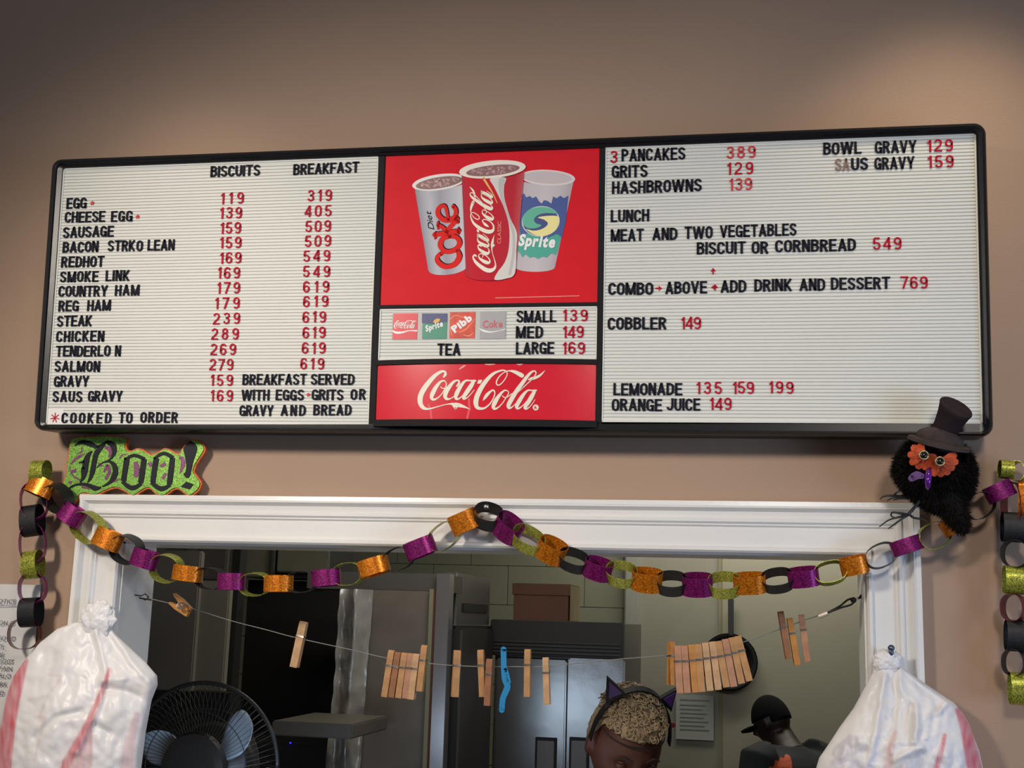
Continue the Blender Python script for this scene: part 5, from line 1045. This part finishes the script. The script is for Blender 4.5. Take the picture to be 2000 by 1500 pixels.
# person one: facing the camera, head bowed
H1Y = .60; c1 = P(1220, 1452, H1Y); c1 = c1 + Vector((0, 0, 0))
R1 = Matrix.Rotation(math.radians(24), 3, 'Z') @ Matrix.Rotation(math.radians(32), 3, 'X') @ Matrix.Rotation(math.radians(4), 3, 'Y')
skin1 = mat('warm_brown_skin', (.085, .028, .020), .5, var=.12, vscale=30)
mb = head(R1, c1); sh1 = c1 + Vector((0, .07, -.27)); 
body(mb, c1 + Vector((0, .05, -.10)), sh1, Vector((sh1.x, sh1.y + .04, .86)), .19, Vector((.25, -1, 0)).normalized())
me = fused(mb, .0055, 3); p1 = link('person', me); me.materials.append(skin1)
p1['label'] = 'person with short pale curly hair wearing a black cat ear headband, looking down'; p1['category'] = 'person'
# dark shirt
def shirt(sh, hip, shw, facing, m, col, par, name='shirt'):
    rt = facing.cross(Vector((0, 0, 1))).normalized(); mbs = MB(); L = []
    for t, wx, wy in ((-.13, .36, .085), (-.09, .43, .095), (-.05, .60, .105), (0, .86, .12), (.12, 1.06, .145), (.4, 1.0, .15), (.75, .9, .14), (1.0, .96, .15)):
        c = sh + (hip - sh) * t; L.append([c + rt * math.cos(2 * math.pi * i / 28) * shw * wx + facing * math.sin(2 * math.pi * i / 28) * wy for i in range(28)])
    n = 28; mbs.add([p for l in L for p in l], [(k * n + i, k * n + (i + 1) % n, (k + 1) * n + (i + 1) % n, (k + 1) * n + i) for k in range(len(L) - 1) for i in range(n)] + [tuple(range(n))[::-1], tuple((len(L) - 1) * n + i for i in range(n))])
    for s_ in (-1, 1):
        e = sh + rt * s_ * shw * .98; el = e + rt * s_ * .05 + Vector((0, 0, -.20)); mbs.tube([e - rt * s_ * .05, e, el], [.07, .078, .066], 16)
    me_ = fused(mbs, .010, 4); o = link(name, me_); me_.materials.append(m); o.parent = par; return o
shirt(sh1, Vector((sh1.x, sh1.y + .04, .86)), .19, Vector((.25, -1, 0)).normalized(), mat('dark_shirt', (.02, .02, .022), .8), None, p1)
def L1(x, y, z): return c1 + R1 @ Vector((x, y, z))
hv = []; bmh_ = bmesh.new(); bmesh.ops.create_icosphere(bmh_, subdivisions=5, radius=1)
def hairline(v):
    front = -v.y; return v.z > (.50 if front > .3 else .50 - (.3 - front) * 1.2 if front > -.6 else -.45)
dele = [v for v in bmh_.verts if not hairline(v.co)]; bmesh.ops.delete(bmh_, geom=dele, context='VERTS')
for v in bmh_.verts:
    k = v.co.copy(); n_ = noise.noise(k * 6) * .05 + noise.noise(k * 16) * .035 + abs(noise.noise(k * 9)) * .03
    v.co = L1(*(Vector((k.x * .081, k.y * .103, k.z * .128)) * (1.0 + n_)))
me = bpy.data.meshes.new('hair'); bmh_.to_mesh(me); bmh_.free(); me.polygons.foreach_set('use_smooth', [True] * len(me.polygons)); hm = mat('pale_blond_hair', (.27, .20, .12), .75, var=.35, vscale=70, bump=(250, .6)); me.materials.append(hm)
hr = link('hair', me, p1); so_ = hr.modifiers.new('s', 'SOLIDIFY'); so_.thickness = .004
cm = mat('hair_curl', (.33, .25, .15), .7, var=.3, vscale=60); cu = MB(); random.seed(5)
for i in range(420):
    th = random.uniform(0, 2 * math.pi); zz = random.uniform(.54, 1) ; rr = math.sqrt(1 - zz * zz); base = Vector((rr * math.cos(th) * .086, rr * math.sin(th) * .108, zz * .134)); nrm = base.normalized(); t1 = nrm.orthogonal().normalized(); t2 = nrm.cross(t1); ph = random.uniform(0, 6)
    cu.tube([c1 + R1 @ (base + (t1 * math.cos(ph + a) + t2 * math.sin(ph + a)) * .0055 + nrm * .001 * a) for a in (0, 1.2, 2.4, 3.6, 4.8)], .0016, 4, False)
cu.build('hair_curls', cm, p1, kind='stuff')
hbm = mat('black_sequin', (.006, .006, .008), .55, spec=.3, bump=(500, .6))
bandpts = [L1(math.sin(a) * (.098 - .012 * (a / 1.75) ** 2), -.002 - .030 * (a / 1.75) ** 2, math.cos(a) * .146 - .004) for a in [math.radians(d__) for d__ in range(-80, 81, 8)]]
mbh = MB(); V = []; fw = R1 @ Vector((0, 1, 0)); nb_ = len(bandpts)
for p in bandpts:
    o_ = (p - c1).normalized()
    for s1, s2 in ((-1, 0), (1, 0), (1, 1), (-1, 1)): V.append(p + fw * s1 * .0085 + o_ * s2 * .003)
Fc = [(j * 4 + k, j * 4 + (k + 1) % 4, j * 4 + 4 + (k + 1) % 4, j * 4 + 4 + k) for j in range(nb_ - 1) for k in range(4)]
hb_ = mbh.add(V, Fc).build('headband', hbm, p1)
for a in (-33, 38):
    ar = math.radians(a); o_ = Vector((math.sin(ar), 0, math.cos(ar))); base = Vector((math.sin(ar) * .097, -.010, math.cos(ar) * .144)); tg = Vector((math.cos(ar), 0, -math.sin(ar))); tip = base + o_ * .034 + tg * (.012 if a > 0 else -.002) + Vector((0, .030, .004))
    def tri(k, dy): cc = (base + tip) / 2; return [cc + (q - cc) * k + Vector((0, dy, 0)) for q in (base - tg * .023, base + tg * .023, tip)]
    for nm, k, d0, d1, m_ in (('cat_ear', 1.0, .006, -.004, hbm), ('ear_lining', .66, -.003, -.0065, mat('purple_satin', (.055, .022, .14), .4))):
        a1, a2 = tri(k, d0), tri(k, d1); mbq = MB().add([c1 + R1 @ q for q in a1 + a2], [(0, 1, 2), (3, 5, 4), (0, 3, 4, 1), (1, 4, 5, 2), (2, 5, 3, 0)]); mbq.build(nm, m_, p1)
bl_ = [L1(math.sin(a) * .073, -math.cos(a) * .096, .062 - .006 * math.cos(a) * 0 + .010 * abs(math.sin(a)) * -1) for a in [math.radians(d__) for d__ in range(-85, 86, 8)]]
MB().tube(bl_, .0018, 6).build('dark_elastic', mat('elastic', (.015, .012, .012), .8), p1)
for s_ in (1, -1):
    MB().sphere(L1(s_ * .032, -.080, .002), (.0125, .0125, .0125), 14, 10).build('eye', mat('eye_white', (.25, .2, .18), .3), p1, True)
    MB().sphere(L1(s_ * .032, -.0815, .003), (.0145, .0135, .0105), 14, 10, R1).build('eyelid', mat('lid_brown', (.07, .022, .018), .5), p1, True)
    strokes([[(s_ * 16, 24, 5), (s_ * 34, 30, 6), (s_ * 50, 23, 2)]], lambda x, y, z: tuple(L1(x / 1000, -.099 + abs(x / 1000) * .32 - z, y / 1000)), 0, .004, roundcap=False).build('eyebrow', mat('brow', (.05, .03, .02), .8), p1)
MB().tube([L1(-.022, -.083, -.068), L1(0, -.092, -.070), L1(.022, -.083, -.068)], [.003, .006, .003], 8).build('lips', mat('lip', (.16, .03, .03), .5), p1, True)
rc = P(1309, 1416, H1Y + .04); MB().box((rc.x - .014, rc.y - .004, rc.z - .005), (rc.x + .012, rc.y + .004, rc.z + .005), .002).build('hair_clip', mat('red_clip', (.30, .012, .02), .4), p1)
# person two: seen from behind, cap brim to the left, head bowed
H2Y = 3.6; c2 = P(1507, 1409, H2Y); s2 = mpp(1506, 1408, H2Y)
R2 = Matrix.Rotation(math.radians(-118), 3, 'Z') @ Matrix.Rotation(math.radians(22), 3, 'X'); R2b = R2
skin2 = mat('dark_brown_skin', (.022, .010, .008), .5, var=.1, vscale=30)
k2 = .90
mb = head(R2, c2, .88); sh2 = P(1541, 1480, H2Y) + Vector((0, -.07, .02)); F2 = Vector((-.75, .66, 0)).normalized()
body(mb, c2 + Vector((.025, 0, -.05)), sh2, Vector((sh2.x + .12, sh2.y, .75)), .205, F2)
me = fused(mb, .007, 3); p2 = link('person', me); me.materials.append(skin2)
p2['label'] = 'person seen from behind in a black cap and dark shirt with an orange print'; p2['category'] = 'person'
shm = mat('charcoal_tshirt', (.020, .023, .026), .85, var=.15, vscale=20, bump=(8, .4))
sh2o = shirt(sh2, Vector((sh2.x + .12, sh2.y, .75)), .205, F2, shm, None, p2, 't_shirt')
def L2(x, y, z): return c2 + R2 @ (Vector((x, y, z)) * .88)
bmc = bmesh.new(); bmesh.ops.create_uvsphere(bmc, u_segments=36, v_segments=24, radius=1); bmesh.ops.delete(bmc, geom=[v for v in bmc.verts if v.co.z < (.02 if v.co.y < .2 else -.25)], context='VERTS')
for v in bmc.verts: k = v.co; v.co = L2(k.x * .083, k.y * .104 + .002, k.z * .128 + .004)
me = bpy.data.meshes.new('cap'); bmc.to_mesh(me); bmc.free(); me.polygons.foreach_set('use_smooth', [True] * len(me.polygons)); me.materials.append(mat('black_cap', (.006, .006, .007), .9, spec=.12, bump=(300, .3)))
cp = link('cap', me, p2); so_ = cp.modifiers.new('s', 'SOLIDIFY'); so_.thickness = .004
V = []; Fc = []; NB = 14
for k, (r, dz) in enumerate(((.0, 0), (.35, .002), (.7, .0), (1.0, -.004))):
    for i in range(NB + 1):
        a = math.radians(-58 + 116 * i / NB); bx_, by_ = math.sin(a) * .084, -math.cos(a) * .098; ext = .080 * r * max(0, 1 - (a / 1.08) ** 4) ** .5
        V.append(L2(bx_ * (1 - .12 * r), by_ - ext, .012 + dz - .016 * math.sin(a) ** 2))
for k in range(3):
    for i in range(NB): a = k * (NB + 1) + i; Fc.append((a, a + NB + 1, a + NB + 2, a + 1))
o = new('cap_brim', V, Fc, mat('black_cap', (0, 0, 0)), cp, smooth=True); o.modifiers.new('s', 'SOLIDIFY').thickness = .012
MB().sphere(L2(.0, 0, .0) , .001).build('cap_button', mat('black_cap', (0, 0, 0)), cp) if 0 else None
# orange print lying on the back of the shirt
oc = P(1524, 1500, H2Y); from mathutils.bvhtree import BVHTree
bvh = BVHTree.FromObject(sh2o, bpy.context.evaluated_depsgraph_get())
PRT = smooth_poly([(1506, 1540), (1500, 1500), (1510, 1497), (1513, 1484), (1520, 1487), (1523, 1479), (1530, 1481), (1534, 1474), (1541, 1476), (1545, 1484), (1547, 1500), (1548, 1540)], 3)
from mathutils.geometry import tessellate_polygon
cen = Vector((1526, 1508)); V = []; Fc = []; rings = 6; n = len(PRT); ok = True
for k in range(rings + 1):
    for (x, y) in PRT:
        t = k / rings; X = cen.x + (x - cen.x) * t; Y_ = cen.y + (y - cen.y) * t; h_ = bvh.ray_cast(EYE, ray(X, Y_))
        if h_[0] is None: h_ = (P(X, Y_, H2Y - .1), Vector((0, -1, 0)))
        V.append(h_[0] + h_[1] * .002)
for k in range(rings):
    for i in range(n): Fc.append((k * n + i, k * n + (i + 1) % n, (k + 1) * n + (i + 1) % n, (k + 1) * n + i))
new('orange_print', V, Fc, mat('orange_print', (.55, .085, .03), .7, var=.15, vscale=80), p2)
